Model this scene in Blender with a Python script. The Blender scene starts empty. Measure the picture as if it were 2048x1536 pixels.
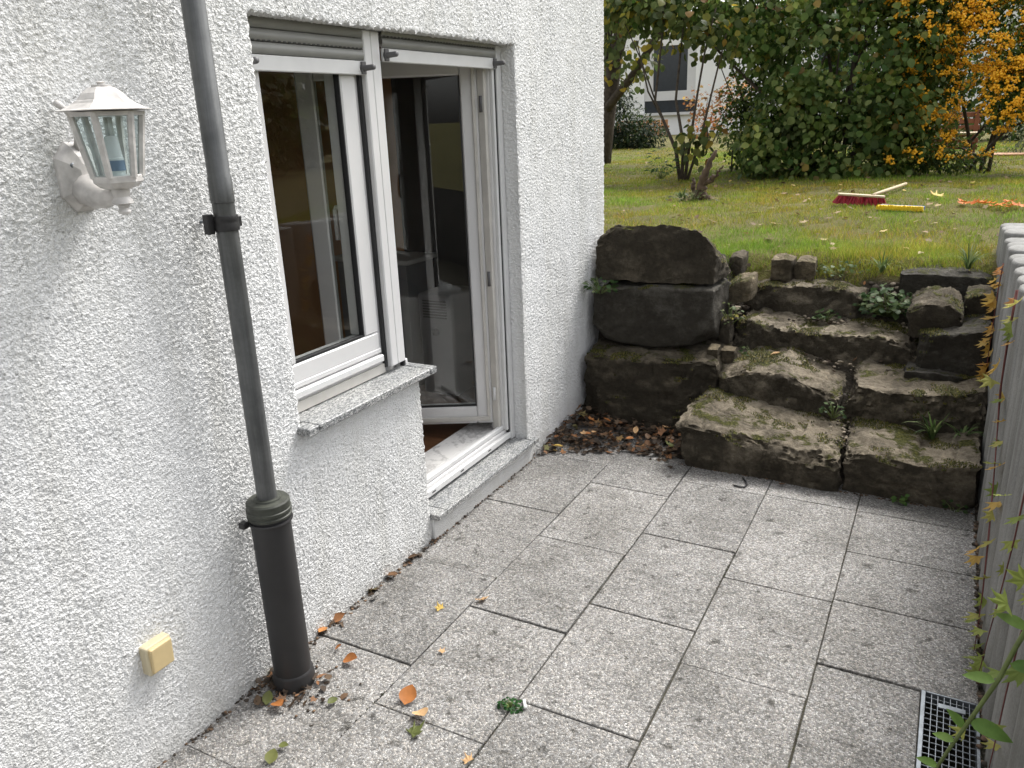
import bpy, bmesh, math, random
import numpy as np
from mathutils import Vector, Matrix, noise, Euler

rng = np.random.default_rng(11)
random.seed(5)
S = bpy.context.scene
COL = S.collection
PI = math.pi

# ------------------------------------------------------------------ camera
cam_d = bpy.data.cameras.new('camera')
cam = bpy.data.objects.new('camera', cam_d)
COL.objects.link(cam)
cam_d.sensor_width = 36.0
cam_d.lens = 36.0 * 1590.0 / 2048.0
cam_d.clip_start = 0.02
cam_d.clip_end = 1000.0
CAM = Vector((1.806, 0.0, 1.72))
R = [[0.88035349, 0.11876467, -0.45920876],
     [0.47282767, -0.29643059, 0.8297969],
     [-0.03757297, -0.94764121, -0.31711893]]
cam.matrix_world = Matrix(((R[0][0], -R[0][1], -R[0][2], CAM.x),
                           (R[1][0], -R[1][1], -R[1][2], CAM.y),
                           (R[2][0], -R[2][1], -R[2][2], CAM.z),
                           (0, 0, 0, 1)))
S.camera = cam

# ------------------------------------------------------------------ light
SUN_EL, SUN_AZ = 55.0, 70.0      # azimuth measured from +X towards +Y
world = bpy.data.worlds.new('World')
S.world = world
world.use_nodes = True
nt = world.node_tree
for n in list(nt.nodes):
    nt.nodes.remove(n)
wo = nt.nodes.new('ShaderNodeOutputWorld')
bg = nt.nodes.new('ShaderNodeBackground')
sky = nt.nodes.new('ShaderNodeTexSky')
sky.sky_type = 'NISHITA'
sky.sun_disc = False
sky.sun_elevation = math.radians(SUN_EL)
sky.sun_rotation = math.radians(90.0 - SUN_AZ)
sky.air_density = 1.0
sky.dust_density = 4.0
sky.ozone_density = 1.0
hs = nt.nodes.new('ShaderNodeHueSaturation')
hs.inputs['Saturation'].default_value = 0.16     # thin even cloud cover
nt.links.new(sky.outputs[0], hs.inputs['Color'])
nt.links.new(hs.outputs[0], bg.inputs['Color'])
bg.inputs['Strength'].default_value = 0.15
nt.links.new(bg.outputs[0], wo.inputs['Surface'])

sun_d = bpy.data.lights.new('sun', 'SUN')
sun = bpy.data.objects.new('sun', sun_d)
COL.objects.link(sun)
sun_d.energy = 1.5
sun_d.angle = math.radians(20)
sun_d.color = (1.0, 0.965, 0.91)
sd = Vector((math.cos(math.radians(SUN_EL)) * math.cos(math.radians(SUN_AZ)),
             math.cos(math.radians(SUN_EL)) * math.sin(math.radians(SUN_AZ)),
             math.sin(math.radians(SUN_EL))))
sun.rotation_euler = sd.to_track_quat('Z', 'Y').to_euler()
sun.location = (3, 5, 8)

S.view_settings.view_transform = 'Standard'
S.view_settings.look = 'None'
S.view_settings.exposure = 1.17
S.view_settings.gamma = 1.0
S.view_settings.use_curve_mapping = False
S.render.engine = 'CYCLES'
S.cycles.max_bounces = 8
S.cycles.transparent_max_bounces = 12

# ------------------------------------------------------------------ helpers
def tag(o, label=None, cat=None, group=None, kind=None):
    if label: o['label'] = label
    if cat: o['category'] = cat
    if group: o['group'] = group
    if kind: o['kind'] = kind
    return o

def link(o, parent=None):
    COL.objects.link(o)
    if parent is not None:
        o.parent = parent
        o.matrix_parent_inverse = parent.matrix_world.inverted() if False else Matrix.Translation(-Vector(parent_origin(parent)))
    return o

def parent_origin(p):
    v = Vector((0, 0, 0))
    while p is not None:
        v += Vector(p.location)
        if p.parent is not None:
            v += p.matrix_parent_inverse.translation
        p = p.parent
    return v

def empty(name, loc=(0, 0, 0)):
    o = bpy.data.objects.new(name, None)
    o.empty_display_size = 0.1
    o.location = loc
    COL.objects.link(o)
    return o

def mesh_obj(name, V, F, mat, parent=None, smooth=False, col=None):
    """V (n,3) and F: array of equal faces or list of faces, world coordinates."""
    me = bpy.data.meshes.new(name)
    V = np.asarray(V, dtype=np.float32)
    if isinstance(F, np.ndarray):
        nf, k = F.shape
        me.vertices.add(len(V))
        me.vertices.foreach_set('co', V.ravel())
        me.loops.add(nf * k)
        me.loops.foreach_set('vertex_index', F.astype(np.int32).ravel())
        me.polygons.add(nf)
        me.polygons.foreach_set('loop_start', np.arange(0, nf * k, k, dtype=np.int32))
        me.update(calc_edges=True)
    else:
        me.from_pydata([tuple(v) for v in V.tolist()], [], F)
        me.update()
    if smooth:
        me.polygons.foreach_set('use_smooth', np.ones(len(me.polygons), dtype=bool))
    if col is not None:
        a = me.color_attributes.new('Col', 'FLOAT_COLOR', 'POINT')
        c = np.ones((len(V), 4), dtype=np.float32)
        c[:, :3] = col
        a.data.foreach_set('color', c.ravel())
    if mat is not None:
        me.materials.append(mat)
    o = bpy.data.objects.new(name, me)
    link(o, parent)
    return o

def bm_obj(name, bm, mat, parent=None, smooth=False):
    bmesh.ops.recalc_face_normals(bm, faces=bm.faces)
    me = bpy.data.meshes.new(name)
    bm.to_mesh(me)
    bm.free()
    if smooth:
        me.polygons.foreach_set('use_smooth', np.ones(len(me.polygons), dtype=bool))
    me.materials.append(mat)
    o = bpy.data.objects.new(name, me)
    link(o, parent)
    return o

def add_box(bm, x0, x1, y0, y1, z0, z1, bevel=0.0, seg=1, mtx=None):
    r = bmesh.ops.create_cube(bm, size=1.0)
    vs = r['verts']
    for v in vs:
        v.co = Vector(((x0 + x1) / 2 + v.co.x * (x1 - x0), (y0 + y1) / 2 + v.co.y * (y1 - y0), (z0 + z1) / 2 + v.co.z * (z1 - z0)))
    if bevel > 0:
        es = list({e for v in vs for e in v.link_edges})
        rr = bmesh.ops.bevel(bm, geom=es, offset=bevel, segments=seg, affect='EDGES', profile=0.5)
        vs = list({v for f in rr['faces'] for v in f.verts} | {v for v in vs if v.is_valid})
    if mtx is not None:
        bmesh.ops.transform(bm, matrix=mtx, verts=[v for v in vs if v.is_valid])
    return vs

def box(name, x0, x1, y0, y1, z0, z1, mat, parent=None, bevel=0.002, mtx=None, seg=1):
    bm = bmesh.new()
    add_box(bm, x0, x1, y0, y1, z0, z1, bevel, seg)
    if mtx is not None:
        bmesh.ops.transform(bm, matrix=mtx, verts=bm.verts)
    return bm_obj(name, bm, mat, parent)

def tube_data(pts, rad, n=8, cap=True):
    pts = [Vector(p) for p in pts]
    m = len(pts)
    V, F = [], []
    prev = None
    for i, p in enumerate(pts):
        t = (pts[min(i + 1, m - 1)] - pts[max(i - 1, 0)])
        if t.length < 1e-9: t = Vector((0, 0, 1))
        t.normalize()
        if prev is None:
            a = t.orthogonal().normalized()
        else:
            a = prev - t * prev.dot(t)
            a = a.normalized() if a.length > 1e-6 else t.orthogonal().normalized()
        prev = a
        b = t.cross(a)
        r = rad[i] if hasattr(rad, '__len__') else rad
        for k in range(n):
            an = 2 * PI * k / n
            V.append(p + (a * math.cos(an) + b * math.sin(an)) * r)
    for i in range(m - 1):
        for k in range(n):
            F.append((i * n + k, i * n + (k + 1) % n, (i + 1) * n + (k + 1) % n, (i + 1) * n + k))
    if cap:
        F.append(tuple(range(n - 1, -1, -1)))
        F.append(tuple((m - 1) * n + k for k in range(n)))
    return V, F

def tube(name, pts, rad, mat, parent=None, n=8, smooth=True):
    V, F = tube_data(pts, rad, n)
    return mesh_obj(name, np.array([tuple(v) for v in V]), F, mat, parent, smooth)

def merge_tubes(name, lst, mat, parent=None, n=7):
    V, F = [], []
    for pts, rad in lst:
        v, f = tube_data(pts, rad, n)
        o = len(V)
        V += [tuple(q) for q in v]
        F += [tuple(i + o for i in ff) for ff in f]
    return mesh_obj(name, np.array(V), F, mat, parent, True)

def lathe_data(prof, n, cx, cy, phase=0.0):
    V, F = [], []
    for r, z in prof:
        for k in range(n):
            a = 2 * PI * (k + phase) / n
            V.append((cx + r * math.cos(a), cy + r * math.sin(a), z))
    m = len(prof)
    for i in range(m - 1):
        for k in range(n):
            F.append((i * n + k, i * n + (k + 1) % n, (i + 1) * n + (k + 1) % n, (i + 1) * n + k))
    F.append(tuple(range(n - 1, -1, -1)))
    F.append(tuple((m - 1) * n + k for k in range(n)))
    return V, F

def lathe(name, prof, cx, cy, mat, parent=None, n=32, smooth=True, phase=0.0):
    V, F = lathe_data(prof, n, cx, cy, phase)
    o = mesh_obj(name, np.array(V), F, mat, parent, smooth)
    if smooth:
        o.data.set_sharp_from_angle(angle=math.radians(35))
    return o

# ------------------------------------------------------------------ materials
class NG:
    def __init__(s, name):
        s.m = bpy.data.materials.new(name)
        s.m.use_nodes = True
        s.t = s.m.node_tree
        for n in list(s.t.nodes): s.t.nodes.remove(n)
        s.out = s.t.nodes.new('ShaderNodeOutputMaterial')
        s.b = s.t.nodes.new('ShaderNodeBsdfPrincipled')
        s.t.links.new(s.b.outputs[0], s.out.inputs[0])
    def n(s, typ, **kw):
        nd = s.t.nodes.new(typ)
        for k, v in kw.items():
            if k.startswith('i_'):
                key = k[2:].replace('_', ' ')
                nd.inputs[key].default_value = v
            else:
                setattr(nd, k, v)
        return nd
    def l(s, a, b): s.t.links.new(a, b)
    def pos(s):
        return s.n('ShaderNodeNewGeometry').outputs['Position']
    def mapping(s, vec, scale):
        m = s.n('ShaderNodeMapping')
        m.inputs['Scale'].default_value = scale
        s.l(vec, m.inputs['Vector'])
        return m.outputs[0]
    def noise(s, vec, scale, detail=4, rough=0.55):
        nd = s.n('ShaderNodeTexNoise')
        nd.inputs['Scale'].default_value = scale
        nd.inputs['Detail'].default_value = detail
        nd.inputs['Roughness'].default_value = rough
        if vec is not None: s.l(vec, nd.inputs['Vector'])
        return nd.outputs['Fac']
    def ramp(s, fac, stops):
        r = s.n('ShaderNodeValToRGB')
        e = r.color_ramp.elements
        while len(e) > 1: e.remove(e[-1])
        e[0].position = stops[0][0]; e[0].color = c4(stops[0][1])
        for p, c in stops[1:]:
            q = e.new(p); q.color = c4(c)
        s.l(fac, r.inputs[0])
        return r.outputs[0]
    def mix(s, fac, a, b, mode='MIX'):
        m = s.n('ShaderNodeMix', data_type='RGBA', blend_type=mode)
        if isinstance(fac, (int, float)): m.inputs[0].default_value = fac
        else: s.l(fac, m.inputs[0])
        for sock, v in ((m.inputs[6], a), (m.inputs[7], b)):
            if isinstance(v, tuple): sock.default_value = c4(v)
            else: s.l(v, sock)
        return m.outputs[2]
    def math(s, op, a, b=None, clamp=False):
        m = s.n('ShaderNodeMath', operation=op, use_clamp=clamp)
        for i, v in enumerate((a, b)):
            if v is None: continue
            if isinstance(v, (int, float)): m.inputs[i].default_value = v
            else: s.l(v, m.inputs[i])
        return m.outputs[0]
    def bump(s, h, strength, dist, prev=None):
        b = s.n('ShaderNodeBump')
        b.inputs['Strength'].default_value = strength
        b.inputs['Distance'].default_value = dist
        s.l(h, b.inputs['Height'])
        if prev is not None: s.l(prev, b.inputs['Normal'])
        s.l(b.outputs[0], s.b.inputs['Normal'])
        return b.outputs[0]
    def base(s, c):
        if isinstance(c, tuple): s.b.inputs['Base Color'].default_value = c4(c)
        else: s.l(c, s.b.inputs['Base Color'])
    def rough(s, r):
        if isinstance(r, (int, float)): s.b.inputs['Roughness'].default_value = r
        else: s.l(r, s.b.inputs['Roughness'])

def c4(c):
    if isinstance(c, (int, float)): return (c, c, c, 1)
    return (c[0], c[1], c[2], 1)

def simple(name, c, rough=0.5, metal=0.0, var=0.12, vscale=9.0, bump=0.0, bscale=60.0, spec=0.5):
    g = NG(name)
    p = g.pos()
    f = g.noise(p, vscale, 5)
    dark = tuple(x * (1 - var) for x in c); light = tuple(min(1, x * (1 + var)) for x in c)
    g.base(g.ramp(f, [(0.3, dark), (0.7, light)]))
    g.rough(rough)
    g.b.inputs['Metallic'].default_value = metal
    g.b.inputs['Specular IOR Level'].default_value = spec
    if bump > 0: g.bump(g.noise(p, bscale, 4), bump, 0.003)
    return g.m

M = {}
# roughcast render
g = NG('white_roughcast'); p = g.pos()
n1 = g.noise(p, 1.3, 4); n2 = g.noise(p, 210, 3)
c = g.ramp(n1, [(0.3, (0.72, 0.723, 0.72)), (0.7, (0.785, 0.787, 0.78))])
stv = g.noise(g.mapping(p, (9, 9, 0.7)), 1.0, 6, 0.65)
c = g.mix(0.8, c, g.ramp(stv, [(0.32, (0.86, 0.855, 0.83)), (0.55, (1, 1, 1))]), 'MULTIPLY')
# dirt line just above the paving, splashed soil
sx = g.n('ShaderNodeSeparateXYZ'); g.l(p, sx.inputs[0])
d = g.math('ADD', g.math('MULTIPLY', sx.outputs[2], -9.0), g.math('MULTIPLY', g.noise(p, 9, 5), 1.4))
c = g.mix(g.math('MULTIPLY', d, 0.35, True), c, (0.30, 0.28, 0.23))
g.base(c); g.rough(0.92)
g.b.inputs['Specular IOR Level'].default_value = 0.2
vb = g.n('ShaderNodeTexVoronoi'); vb.inputs['Scale'].default_value = 190; g.l(p, vb.inputs['Vector'])
b1 = g.bump(g.math('ADD', vb.outputs['Distance'], g.math('MULTIPLY', n2, 0.6)), 0.65, 0.0045)
M['stucco'] = g.m
g = NG('white_roughcast_coarse'); p = g.pos()
g.base((0.76, 0.76, 0.75)); g.rough(0.92)
g.bump(g.noise(p, 90, 5, 0.65), 0.9, 0.012)
M['stucco_c'] = g.m

# exposed aggregate slab
g = NG('exposed_aggregate_concrete'); p = g.pos()
oi = g.n('ShaderNodeObjectInfo')
v = g.n('ShaderNodeTexVoronoi'); v.inputs['Scale'].default_value = 180; g.l(p, v.inputs['Vector'])
v2 = g.n('ShaderNodeTexVoronoi', feature='DISTANCE_TO_EDGE'); v2.inputs['Scale'].default_value = 180; g.l(p, v2.inputs['Vector'])
sep = g.n('ShaderNodeSeparateColor'); g.l(v.outputs['Color'], sep.inputs[0])
peb = g.ramp(sep.outputs[0], [(0.0, (0.11, 0.107, 0.104)), (0.22, (0.195, 0.191, 0.186)), (0.5, (0.31, 0.304, 0.296)), (0.8, (0.43, 0.423, 0.412)), (1.0, (0.62, 0.61, 0.595))])
tint = g.ramp(sep.outputs[1], [(0.0, (1.0, 0.95, 0.90)), (0.5, (1, 1, 1)), (1.0, (0.94, 0.96, 1.0))])
peb = g.mix(1.0, peb, tint, 'MULTIPLY')
edge = g.ramp(v2.outputs['Distance'], [(0.0, (0, 0, 0)), (0.12, (1, 1, 1))])
c = g.mix(edge, (0.155, 0.152, 0.148), peb)
big = g.noise(p, 2.6, 6, 0.65)
dirt = g.ramp(big, [(0.34, (0.62, 0.615, 0.60)), (0.62, (1, 1, 1))])
c = g.mix(1.0, c, dirt, 'MULTIPLY')
spots = g.ramp(g.noise(p, 17, 3, 0.6), [(0.31, (0.34, 0.335, 0.315)), (0.39, (1, 1, 1))])
c = g.mix(1.0, c, spots, 'MULTIPLY')
streak = g.ramp(g.noise(g.mapping(p, (5, 34, 1)), 1.0, 4, 0.6), [(0.30, (0.55, 0.545, 0.53)), (0.42, (1, 1, 1))])
c = g.mix(0.75, c, streak, 'MULTIPLY')
rv = g.ramp(oi.outputs['Random'], [(0, (0.82, 0.815, 0.80)), (1, (1.06, 1.05, 1.03))])
c = g.mix(1.0, c, rv, 'MULTIPLY')
g.base(c); g.rough(0.8)
g.bump(g.math('ADD', v2.outputs['Distance'], g.math('MULTIPLY', big, 0.2)), 0.7, 0.006)
M['slab'] = g.m

# joint bedding
g = NG('joint_soil'); p = g.pos()
g.base(g.ramp(g.noise(p, 30, 5), [(0.3, (0.03, 0.027, 0.02)), (0.6, (0.07, 0.065, 0.045)), (0.75, (0.06, 0.075, 0.03))]))
g.rough(1.0); g.bump(g.noise(p, 120, 4), 0.6, 0.01)
M['joint'] = g.m

# boulders
def stone_mat(name, dark, light, moss_amt, seed):
    g = NG(name); p = g.pos()
    geo = g.n('ShaderNodeNewGeometry')
    mp = g.n('ShaderNodeMapping'); mp.inputs['Location'].default_value = (seed, seed * 1.7, seed * .3); g.l(p, mp.inputs[0]); q = mp.outputs[0]
    f = g.noise(q, 5.5, 10, 0.72)
    f3 = g.noise(q, 34, 8, 0.75)
    c = g.ramp(f, [(0.28, dark), (0.46, tuple((a + b) / 2 * .85 for a, b in zip(dark, light))), (0.66, light), (0.8, tuple(x * 1.25 for x in light))])
    c = g.mix(0.9, c, g.ramp(f3, [(0.30, (0.38, 0.35, 0.30)), (0.48, (0.85, 0.84, 0.80)), (0.62, (1.15, 1.13, 1.08)), (0.75, (1.5, 1.45, 1.35))]), 'MULTIPLY')
    strat = g.noise(g.mapping(q, (3, 3, 26)), 1.0, 5, 0.6)
    c = g.mix(0.5, c, g.ramp(strat, [(0.3, (0.5, 0.47, 0.42)), (0.6, (1, 1, 1))]), 'MULTIPLY')
    # black patches, fading out on faces that point upward
    patch = g.ramp(g.noise(q, 2.7, 6, 0.7), [(0.33, (0, 0, 0)), (0.50, (1, 1, 1))])
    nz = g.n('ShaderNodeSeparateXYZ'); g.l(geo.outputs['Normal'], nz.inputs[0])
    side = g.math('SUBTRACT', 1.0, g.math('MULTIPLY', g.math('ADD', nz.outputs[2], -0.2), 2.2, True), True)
    c = g.mix(g.math('MULTIPLY', g.math('MULTIPLY', patch, side), 0.74), c, (0.026, 0.0215, 0.0145))
    # pale lichen flecks
    li = g.ramp(g.noise(q, 38, 5, 0.7), [(0.69, (0, 0, 0)), (0.72, (1, 1, 1))])
    c = g.mix(g.math('MULTIPLY', li, 0.4), c, (0.33, 0.32, 0.28))
    mo = g.math('MULTIPLY', g.ramp(g.noise(q, 6.5, 7, 0.7), [(0.535, (0, 0, 0)), (0.59, (1, 1, 1))]),
                g.math('MULTIPLY', g.math('ADD', nz.outputs[2], -0.45), 3.0, True))
    mc = g.ramp(g.noise(q, 90, 3), [(0.3, (0.03, 0.036, 0.008)), (0.55, (0.09, 0.092, 0.018)), (0.75, (0.20, 0.18, 0.04))])
    mof = g.math('MULTIPLY', mo, moss_amt)
    c = g.mix(mof, c, mc)
    g.base(c); g.rough(0.9); g.b.inputs['Specular IOR Level'].default_value = 0.25
    h = g.math('ADD', g.math('MULTIPLY', f, 1.0), g.math('MULTIPLY', f3, 0.7))
    h = g.math('ADD', h, g.math('MULTIPLY', mo, g.math('MULTIPLY', g.noise(q, 200, 2), 0.6)))
    g.bump(h, 1.0, 0.045)
    return g.m
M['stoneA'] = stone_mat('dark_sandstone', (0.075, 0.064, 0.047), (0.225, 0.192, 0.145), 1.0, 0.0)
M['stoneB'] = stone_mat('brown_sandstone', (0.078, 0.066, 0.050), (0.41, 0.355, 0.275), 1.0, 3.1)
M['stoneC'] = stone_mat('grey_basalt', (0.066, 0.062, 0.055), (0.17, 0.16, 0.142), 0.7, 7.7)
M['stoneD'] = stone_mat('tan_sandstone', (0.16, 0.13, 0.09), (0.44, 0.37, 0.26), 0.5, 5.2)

# ground
g = NG('lawn_ground'); p = g.pos()
va = g.n('ShaderNodeVertexColor', layer_name='Col')
f = g.noise(p, 2.2, 8, 0.7); f2 = g.noise(p, 38, 5, 0.7)
gr = g.ramp(f, [(0.3, (0.07, 0.075, 0.015)), (0.5, (0.13, 0.135, 0.025)), (0.7, (0.19, 0.17, 0.045))])
gr = g.mix(g.ramp(f2, [(0.4, (0, 0, 0)), (0.7, (1, 1, 1))]), gr, (0.14, 0.10, 0.045))
so = g.ramp(f2, [(0.3, (0.022, 0.018, 0.012)), (0.6, (0.06, 0.048, 0.033)), (0.75, (0.10, 0.085, 0.06))])
vs = g.n('ShaderNodeSeparateColor'); g.l(va.outputs[0], vs.inputs[0])
g.base(g.mix(vs.outputs[0], gr, so)); g.rough(1.0)
g.bump(g.math('ADD', f2, g.noise(p, 130, 3)), 1.0, 0.02)
M['lawn'] = g.m

# painted / plastic / metal things
M['upvc'] = simple('white_window_plastic', (0.66, 0.655, 0.65), 0.28, var=0.05, vscale=4)
M['upvc_dirty'] = simple('aged_white_plastic', (0.55, 0.53, 0.49), 0.38, var=0.10, vscale=12)
M['gasket'] = simple('black_rubber_gasket', (0.02, 0.02, 0.021), 0.6)
M['alu'] = simple('white_coated_aluminium', (0.66, 0.66, 0.655), 0.35, var=0.05)
M['shutter'] = simple('grey_shutter_slat', (0.25, 0.25, 0.235), 0.45, var=0.08)
M['stopper'] = simple('grey_plastic_stopper', (0.10, 0.098, 0.10), 0.5)
M['zinc'] = simple('weathered_zinc_pipe', (0.075, 0.080, 0.079), 0.42, metal=0.45, var=0.28, vscale=11, bump=0.05)
g = NG('weathered_zinc_pipe_streaked'); p = g.pos()
zs_ = g.noise(g.mapping(p, (60, 60, 2.2)), 1.0, 6, 0.7)
zc = g.ramp(g.noise(p, 9, 6, 0.7), [(0.3, (0.075, 0.078, 0.078)), (0.7, (0.140, 0.143, 0.143))])
zc = g.mix(0.8, zc, g.ramp(zs_, [(0.3, (0.6, 0.6, 0.58)), (0.5, (1, 1, 1)), (0.75, (1.5, 1.5, 1.48))]), 'MULTIPLY')
g.base(zc); g.b.inputs['Metallic'].default_value = 0.4
g.rough(g.math('ADD', g.math('MULTIPLY', zs_, 0.35), 0.25))
M['zinc'] = g.m
M['pipe_dark'] = simple('dark_grey_plastic_pipe', (0.022, 0.0213, 0.022), 0.5, var=0.22, vscale=7)
M['pipe_cap'] = simple('mossy_grey_pipe_cap', (0.038, 0.041, 0.032), 0.55, var=0.5, vscale=26)
M['lamp_white'] = simple('chalky_white_lamp_paint', (0.53, 0.51, 0.49), 0.42, var=0.22, vscale=34, bump=0.12, bscale=90)
M['bulb'] = simple('white_bulb_plastic', (0.75, 0.76, 0.76), 0.35, var=0.03)
M['bulb_print'] = simple('blue_grey_bulb_print', (0.18, 0.24, 0.34), 0.5)
M['ivory'] = simple('yellowed_ivory_plastic', (0.60, 0.47, 0.25), 0.38, var=0.1, vscale=14)
M['ivory2'] = simple('ivory_plastic', (0.56, 0.49, 0.33), 0.4, var=0.06)
M['galv'] = simple('galvanised_steel', (0.20, 0.22, 0.24), 0.5, metal=0.6, var=0.2, vscale=30)
M['wood_red'] = simple('red_brown_stained_wood', (0.27, 0.105, 0.062), 0.6, var=0.22, vscale=6)
M['wood_or'] = simple('orange_wood', (0.42, 0.20, 0.09), 0.6, var=0.2, vscale=6)
M['wood_light'] = simple('pale_broom_wood', (0.52, 0.42, 0.28), 0.6, var=0.15)
M['red'] = simple('red_bristle', (0.32, 0.012, 0.03), 0.5, var=0.3, vscale=40)
M['yellow'] = simple('yellow_bristle', (0.75, 0.52, 0.01), 0.5, var=0.15, vscale=40)
M['blue'] = simple('blue_plastic', (0.06, 0.15, 0.42), 0.4)
M['bark'] = simple('dark_bark', (0.06, 0.047, 0.036), 0.95, var=0.45, vscale=24, bump=0.8, bscale=60)
M['bark_brown'] = simple('brown_bark', (0.085, 0.058, 0.04), 0.95, var=0.4, vscale=20, bump=0.8, bscale=50)
M['stem_red'] = simple('red_brown_vine_stem', (0.13, 0.035, 0.03), 0.6, var=0.3, vscale=30)
M['stem_green'] = simple('green_stem', (0.13, 0.17, 0.05), 0.6, var=0.25, vscale=30)
M['paper'] = simple('white_paper', (0.75, 0.75, 0.73), 0.7)
M['cable'] = simple('black_cable', (0.015, 0.015, 0.016), 0.5)
M['wallpaint'] = simple('far_white_render', (0.88, 0.88, 0.87), 0.9, var=0.03, vscale=1)
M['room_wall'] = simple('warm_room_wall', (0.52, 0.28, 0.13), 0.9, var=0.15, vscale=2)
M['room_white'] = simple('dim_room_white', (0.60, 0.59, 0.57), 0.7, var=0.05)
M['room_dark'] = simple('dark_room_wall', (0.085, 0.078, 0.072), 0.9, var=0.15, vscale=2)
M['appl'] = simple('grey_white_appliance', (0.27, 0.27, 0.28), 0.4, var=0.04)
M['curtain'] = simple('salmon_curtain', (0.52, 0.30, 0.22), 0.95, var=0.12, vscale=3)
M['tile_red'] = simple('red_roof_tile', (0.25, 0.09, 0.06), 0.8, var=0.2)

# palisade concrete
g = NG('weathered_concrete'); p = g.pos()
f = g.noise(p, 3.2, 6, 0.65)
c = g.ramp(f, [(0.3, (0.185, 0.184, 0.176)), (0.7, (0.295, 0.293, 0.282))])
st = g.noise(g.mapping(p, (26, 26, 1.6)), 1.0, 5, 0.65)
c = g.mix(0.8, c, g.ramp(st, [(0.3, (0.62, 0.61, 0.57)), (0.6, (1, 1, 1))]), 'MULTIPLY')
c = g.mix(0.35, c, g.ramp(g.noise(p, 170, 3), [(0.35, (0.55, 0.55, 0.53)), (0.6, (1, 1, 1))]), 'MULTIPLY')
g.base(c); g.rough(0.9)
g.bump(g.math('ADD', g.noise(p, 130, 4), g.math('MULTIPLY', st, 0.8)), 0.5, 0.006)
M['concrete'] = g.m

# granite
g = NG('grey_granite'); p = g.pos()
v = g.n('ShaderNodeTexVoronoi'); v.inputs['Scale'].default_value = 320; g.l(g.mapping(p, (1.0, 0.45, 1.0)), v.inputs['Vector'])
sep = g.n('ShaderNodeSeparateColor'); g.l(v.outputs['Color'], sep.inputs[0])
c = g.ramp(sep.outputs[0], [(0, (0.06, 0.062, 0.066)), (0.35, (0.20, 0.205, 0.21)), (0.7, (0.36, 0.365, 0.365)), (1.0, (0.62, 0.62, 0.61))])
band = g.noise(g.mapping(p, (16, 5, 16)), 1.0, 5)
c = g.mix(0.6, c, g.ramp(band, [(0.35, (0.55, 0.57, 0.58)), (0.6, (1.05, 1.04, 1.0))]), 'MULTIPLY')
g.base(c); g.rough(0.42)
M['granite'] = g.m
g = NG('white_marble'); p = g.pos()
w = g.noise(p, 7, 8, 0.7)
g.base(g.ramp(w, [(0.42, (0.72, 0.71, 0.69)), (0.49, (0.45, 0.44, 0.43)), (0.54, (0.74, 0.73, 0.71))])); g.rough(0.25)
M['marble'] = g.m
g = NG('parquet'); p = g.pos()
g.base(g.ramp(g.noise(g.mapping(p, (3, 30, 3)), 1.0, 5), [(0.3, (0.10, 0.045, 0.02)), (0.7, (0.20, 0.095, 0.045))])); g.rough(0.35)
M['parquet'] = g.m

# glass: real pane with fresnel reflection
def glass_mat(name, tint, rough=0.0, ior=1.5):
    g = NG(name)
    g.t.nodes.remove(g.b)
    tr = g.n('ShaderNodeBsdfTransparent'); tr.inputs[0].default_value = c4(tint)
    gl = g.n('ShaderNodeBsdfGlossy'); gl.inputs['Roughness'].default_value = rough
    lw = g.n('ShaderNodeLayerWeight'); lw.inputs[0].default_value = 0.5
    fr = g.math('ADD', g.math('MULTIPLY', g.math('POWER', lw.outputs['Facing'], 5.0), 0.95), 0.045)   # Schlick, same from both sides of the pane
    mx = g.n('ShaderNodeMixShader')
    g.l(fr, mx.inputs[0]); g.l(tr.outputs[0], mx.inputs[1]); g.l(gl.outputs[0], mx.inputs[2])
    g.l(mx.outputs[0], g.out.inputs[0])
    return g.m
M['glass'] = glass_mat('window_glass', (0.93, 0.94, 0.93))
M['glass_lamp'] = glass_mat('lamp_glass', (0.78, 0.84, 0.84), 0.03)
M['glass_far'] = simple('far_dark_glass', (0.03, 0.035, 0.04), 0.12)

# foliage: per-vertex colour, thin translucent leaf
def leaf_mat(name, trans=0.42, rough=0.5):
    g = NG(name)
    a = g.n('ShaderNodeVertexColor', layer_name='Col')
    p = g.pos()
    c = g.mix(0.5, a.outputs[0], g.ramp(g.noise(p, 22, 3), [(0.3, (0.65, 0.65, 0.6)), (0.7, (1.1, 1.1, 1.05))]), 'MULTIPLY')
    g.base(c); g.rough(rough)
    g.b.inputs['Specular IOR Level'].default_value = 0.22
    tl = g.n('ShaderNodeBsdfTranslucent'); g.l(c, tl.inputs[0])
    mx = g.n('ShaderNodeMixShader'); mx.inputs[0].default_value = trans
    g.l(g.b.outputs[0], mx.inputs[1]); g.l(tl.outputs[0], mx.inputs[2]); g.l(mx.outputs[0], g.out.inputs[0])
    return g.m
M['leafv'] = leaf_mat('leaf', 0.52)
M['grassv'] = leaf_mat('grass_blade', 0.3, 0.6)
M['litterv'] = leaf_mat('dry_leaf', 0.12, 0.65)

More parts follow.
